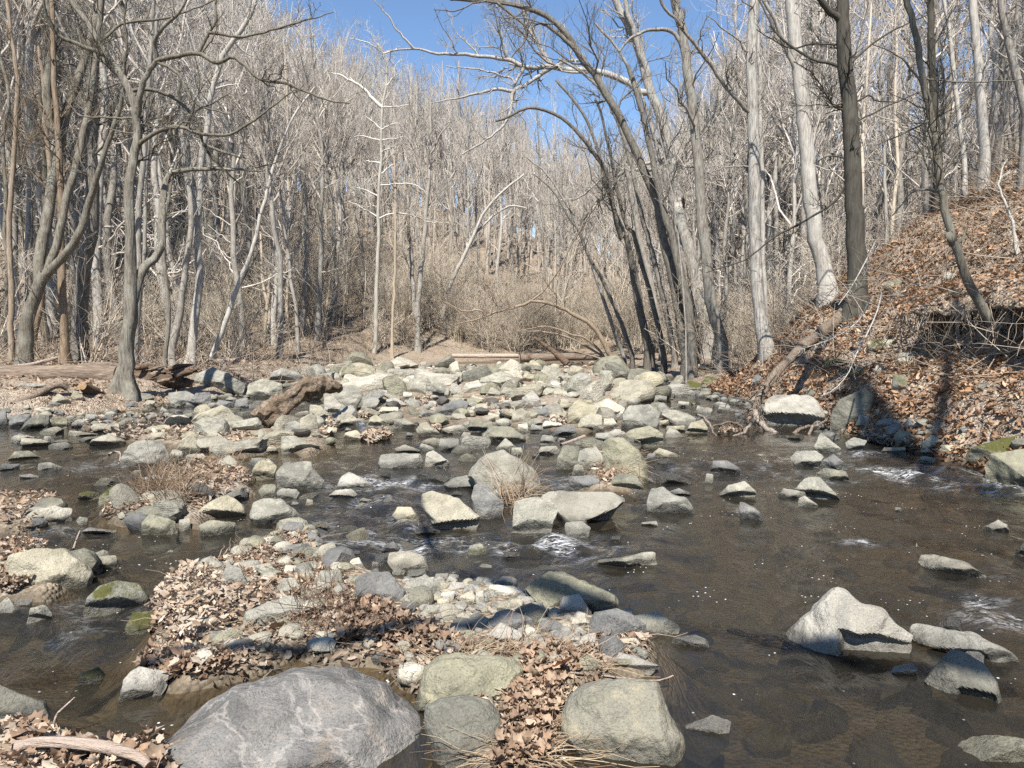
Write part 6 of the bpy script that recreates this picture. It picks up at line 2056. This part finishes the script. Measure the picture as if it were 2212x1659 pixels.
stems('dead_stems', P, (.15, .4), (.0018, .003), 4, 85, 'pale dried grass draped over the stones below the leaning dome', (.6, 1.5), .5)
P = in_poly('C:-150,1400 0,1250 150,1350 100,1500 -100,1520', 160, lrng, False); P[:, 2] = np.maximum(P[:, 2], 0) + .1 * lrng.random(len(P))
stems('dead_stems', P, (.2, .55), (.002, .0035), 6, 86, 'dry vines and stems hanging around the rough square rock', (.3, 1.5), .4)
P = in_poly(bar, 520, lrng, False); P[:, 2] += .02
stems('twig_litter', P, (.06, .3), (.0012, .004), 5, 91, 'broken twigs and bark strips among the leaves of the near bar', (1.25, 1.6), .05, ((.22, .16, .11), (.34, .27, .2), (.12, .085, .06)), 'twig litter')
# tan grass fringe before the left slope and the thicket floor
u = lrng.random((4200, 2)); Y = 21 + 23 * u[:, 1]; X = -10.5 + 15 * u[:, 0]
z = height(X, Y); m = z > .2
P = np.stack([X, Y, z], -1)[m]
stems('dry_grass', P, (.25, .8), (.004, .007), 4, 87, 'tan dry grass and brush along the foot of the far slope', (.1, .9), .35, ((.42, .33, .22), (.34, .26, .17), (.5, .41, .29)), 'dry grass')
# twiggy litter on the right slope and left floor
u = lrng.random((4200, 2)); Y = 6.5 + 14 * u[:, 1]; X = right_edge(Y) + .8 + 9 * u[:, 0]
P = np.stack([X, Y, height(X, Y) + .02], -1)
stems('twig_litter', P, (.3, 1.6), (.003, .009), 4, 88, 'dead twigs and brush strewn over the leafy right slope', (.7, 1.55), .1, ((.42, .36, .29), (.3, .24, .18), (.18, .13, .09)), 'twig litter')
u = lrng.random((4200, 2)); Y = 17 + 30 * u[:, 1]; X = -.75 * Y + (left_edge(Y) + .75 * Y) * u[:, 0]
P = np.stack([X, Y, height(X, Y) + .02], -1)
stems('twig_litter', P, (.3, 1.5), (.005, .012), 4, 89, 'dead twigs and thin saplings strewn over the left forest floor', (.2, 1.55), .1, ((.42, .36, .29), (.3, .24, .18), (.22, .165, .12)), 'twig litter')

# single things in the litter
def big_leaf(label, s, size, col, seed):
    p = hit(*PX(s)[0])
    rng = np.random.default_rng(seed)
    a = np.linspace(-2.6, 2.6, 23)
    r = .55 + .45 * np.abs(np.cos(a * 1.75)) ** 1.5
    r[::2] *= .8
    V = [(0, 0, 0)] + [(math.cos(t) * q, math.sin(t) * q, .30 * q * abs(math.sin(t * 1.75)) + .1 * q * q) for t, q in zip(a, r)] + [(-.8, .05, .1)]
    V = np.array(V) * size
    tilt = Matrix.Rotation(rng.uniform(-.5, .5), 3, 'X') @ Matrix.Rotation(-.75, 3, 'Y')
    M = np.array(Matrix.Rotation(-1.4 + rng.uniform(-.6, .6), 3, 'Z') @ tilt)
    V = V @ M.T
    f = np.array([[0, i, i + 1] for i in range(1, 23)])
    me = mesh_np('dead_leaf', V, f, False, {'tint': np.tile(col, (len(V), 1))})
    o = link('dead_leaf', me, LEAF); o.location = p + (0, 0, size * .55)
    tag(o, label, 'leaf')


big_leaf('large reddish sycamore leaf standing up beside the cracked mossy boulder', 'K:1400,1090', .085, (.33, .15, .09), 1)
big_leaf('big tan maple leaf curled beside the biggest foreground boulder', 'J:1000,1500', .07, (.42, .26, .15), 2)
big_leaf('broad tan leaf lying on the blue-grey buried slab', 'J:1670,720', .06, (.5, .32, .2), 3)
big_leaf('dark brown curled leaf on the leaf bar', 'J:1790,790', .055, (.3, .19, .11), 4)

# leaf clump hung on the drowned branch
p = CAM + ray(*PX('6:450,1610')[0]) * (zb - 1.05) / ray(*PX('6:450,1610')[0])[1]
P = p + lrng.normal(size=(46, 3)) * (.07, .07, .09)
g = leaves('leaf_clump', P, (.04, .075), 90, 'clump of dead leaves snagged on a branch tip above the water', cols=LC[[0, 1, 3, 5]], flat=1.5)
g['kind'] = 'thing'; g['category'] = 'leaf clump'

# green: fern and moss on the right bank, seedlings at the far bar
def fern(label, s, n, L, seed, col=((.05, .095, .02), (.075, .12, .03))):
    p = hit(*PX(s)[0])
    rng = np.random.default_rng(seed)
    g = Geo()
    for q in range(n):
        az = rng.random() * 6.28; ln = L * rng.uniform(.6, 1.1)
        t = np.linspace(0, 1, 8)
        d = np.array([math.cos(az), math.sin(az), 0])
        ctr = d * (t * ln)[:, None] + np.array([0, 0, 1]) * (ln * (.7 * t - .75 * t * t))[:, None]
        side = np.array([-d[1], d[0], 0])
        for i in range(1, 8):
            w = ln * .2 * (1 - t[i] * .8)
            for sg in (1, -1):
                a = ctr[i]; tip = a + side * sg * w + d * w * .4 + (0, 0, -.02)
                b = ctr[i - 1]
                m_ = (a + b) / 2 + side * sg * w * .5 + (0, 0, .01)
                g.add(np.array([a, b, m_, tip]), np.array([[0, 1, 2], [0, 2, 3]]), col[q % 2])
    o = link('fern', g.mesh('fern', False), GREENS); o.location = p
    tag(o, label, 'fern')


fern('green fern on the shaded right bank above the smooth shaded boulder', '6:1060,850', 16, .34, 1)
fern('second green fern drooping just below the first on the right bank', '6:1150,910', 12, .28, 2)
fern('small green fern tuft hanging over the smooth shaded boulder', '6:1080,1030', 9, .2, 3)
fern('small green plant alone on the far gravel bar', 'C:500,150', 14, .4, 4, ((.04, .12, .03), (.05, .14, .03)))
fern('tiny bright green seedling between dry leaves by the cracked mossy boulder', 'K:1240,1010', 9, .05, 5, ((.1, .24, .03), (.13, .28, .04)))
fern('second bright green seedling under the large reddish leaf', 'K:1380,1090', 6, .03, 6, ((.1, .24, .03), (.13, .28, .04)))
fern('low green sprout at the foot of the left woods', '4:600,780', 10, .35, 7, ((.07, .14, .03), (.09, .17, .03)))

# hanging beech twigs over the right bank
rng = np.random.default_rng(95)
for lab, s, dd in [('long bare twig drooping from the beech over the fallen tree', '6:1290,390 1265,500 1200,650 1130,780 1070,920 980,1020 900,1060', [9.6, 9.0]), ('bare twig spray hanging beside the beech trunk', '6:1210,440 1150,560 1060,640 940,700 760,760', [10.4, 9.8]),
                   ('bare twig spray reaching left from the top of the right bank', '6:1250,60 1180,200 1090,360 1010,470', [10, 9.6])]:
    bp, by = world_path(s, dd)
    q = resample(bp, 14)
    root = empty('hanging_twig', q[0]); tag(root, lab, 'twig')
    P = (q - q[0])[None]; R = np.linspace(.011, .004, 14)[None]
    g = Geo(); g.tubes(P, R, 5); link('stem', g.mesh('stem'), BARK['pale'], root)
    p1, r1 = spawn(P, R, 24, .15, 1, (.1, .28), (25, 60), -.1, .25, 6, .6, .004, rng)
    p2, r2 = spawn(p1, r1, 70, .15, 1, (.25, .6), (25, 60), -.05, .25, 4, .7, .003, rng)
    g = Geo(); g.tubes(p1, r1, 4); g.tubes(p2, r2, 3); link('twigs', g.mesh('twigs'), BARK['pale'], root)

# the earth lip over the hollow in the right bank, and the roots under it
def earth_lip():
    n, m = 46, 9
    yy = np.linspace(7.8, 11.7, n); t = np.linspace(0, 1, m)
    z0 = height(np.full(n, 6.95), yy) + .06
    V = []
    for side in (0, 1):
        for i in range(n):
            e = sstep(0, .12, i / (n - 1)) * sstep(1, .88, i / (n - 1))
            wv_ = .34 * noise3(yy[i] * 1.3, 3.3, 1.0) + .16 * noise3(yy[i] * 4, 1.3, 2.0) - .1
            for j in range(m):
                x = 6.95 - (1.05 + wv_) * t[j] * (.4 + .6 * e)
                zt = z0[i] - .28 * t[j] - .20 * t[j] ** 3 + .05 * noise3(x * 4, yy[i] * 4, 7.0)
                z = zt if side == 0 else zt - (.10 + .16 * (1 - t[j]) + .08 * noise3(x * 5, yy[i] * 5, 3.0)) * (.3 + .7 * e) * (1 if j < m - 1 else .4)
                V.append((x, yy[i], z))
    V = np.array(V)
    idx = np.arange(2 * n * m).reshape(2, n, m)
    a = idx[0]; b = idx[1]
    F4 = [np.stack([a[:-1, :-1], a[:-1, 1:], a[1:, 1:], a[1:, :-1]], -1).reshape(-1, 4), np.stack([b[:-1, :-1], b[1:, :-1], b[1:, 1:], b[:-1, 1:]], -1).reshape(-1, 4),
          np.stack([a[:-1, -1], b[:-1, -1], b[1:, -1], a[1:, -1]], -1), np.stack([a[0, :-1], b[0, :-1], b[0, 1:], a[0, 1:]], -1), np.stack([a[-1, :-1], a[-1, 1:], b[-1, 1:], b[-1, :-1]], -1)]
    org = np.array([6.3, 10.2, 1.5])
    root = empty('earth_bank', org)
    tag(root, 'overhanging lip of earth and roots above the dark hollow of the right bank', 'earth bank')
    link('sod', mesh_np('sod', V - org, np.concatenate(F4), True), GROUND, root)
    rng = np.random.default_rng(12)
    q = 220
    P0 = np.stack([6.0 + .35 * rng.random(q), 8.4 + 3.6 * rng.random(q), np.full(q, 1.5)], -1)
    P0[:, 2] = height(np.full(q, 6.95), P0[:, 1]) - .42
    P0 = P0 - org
    s = np.linspace(0, 1, 6)[None, :, None]
    L = rng.uniform(.15, .55, q)
    d = rng.normal(size=(q, 3)) * .35; d[:, 2] = -1
    P = P0[:, None] + d[:, None] * L[:, None, None] * s + rng.normal(size=(q, 6, 3)) * .02 * s
    R = rng.uniform(.003, .013, q)[:, None] * (1 - .6 * s[:, :, 0])
    g = Geo(); g.tubes(P, R, 4)
    link('hanging_roots', g.mesh('hanging_roots'), BARK['brown'], root)
    u = rng.random((900, 2))
    X = 5.95 + 1.0 * u[:, 0]; Y = 8.2 + 3.9 * u[:, 1]
    tt = (6.95 - X) / 1.05
    Z = height(np.full(900, 6.95), Y) + .08 - .28 * tt - .2 * tt ** 3
    leaves('leaf_litter', np.stack([X, Y, Z], -1), (.028, .055), 73, 'russet leaves lying on the overhanging earth lip', cols=LCR, flat=.6)


earth_lip()
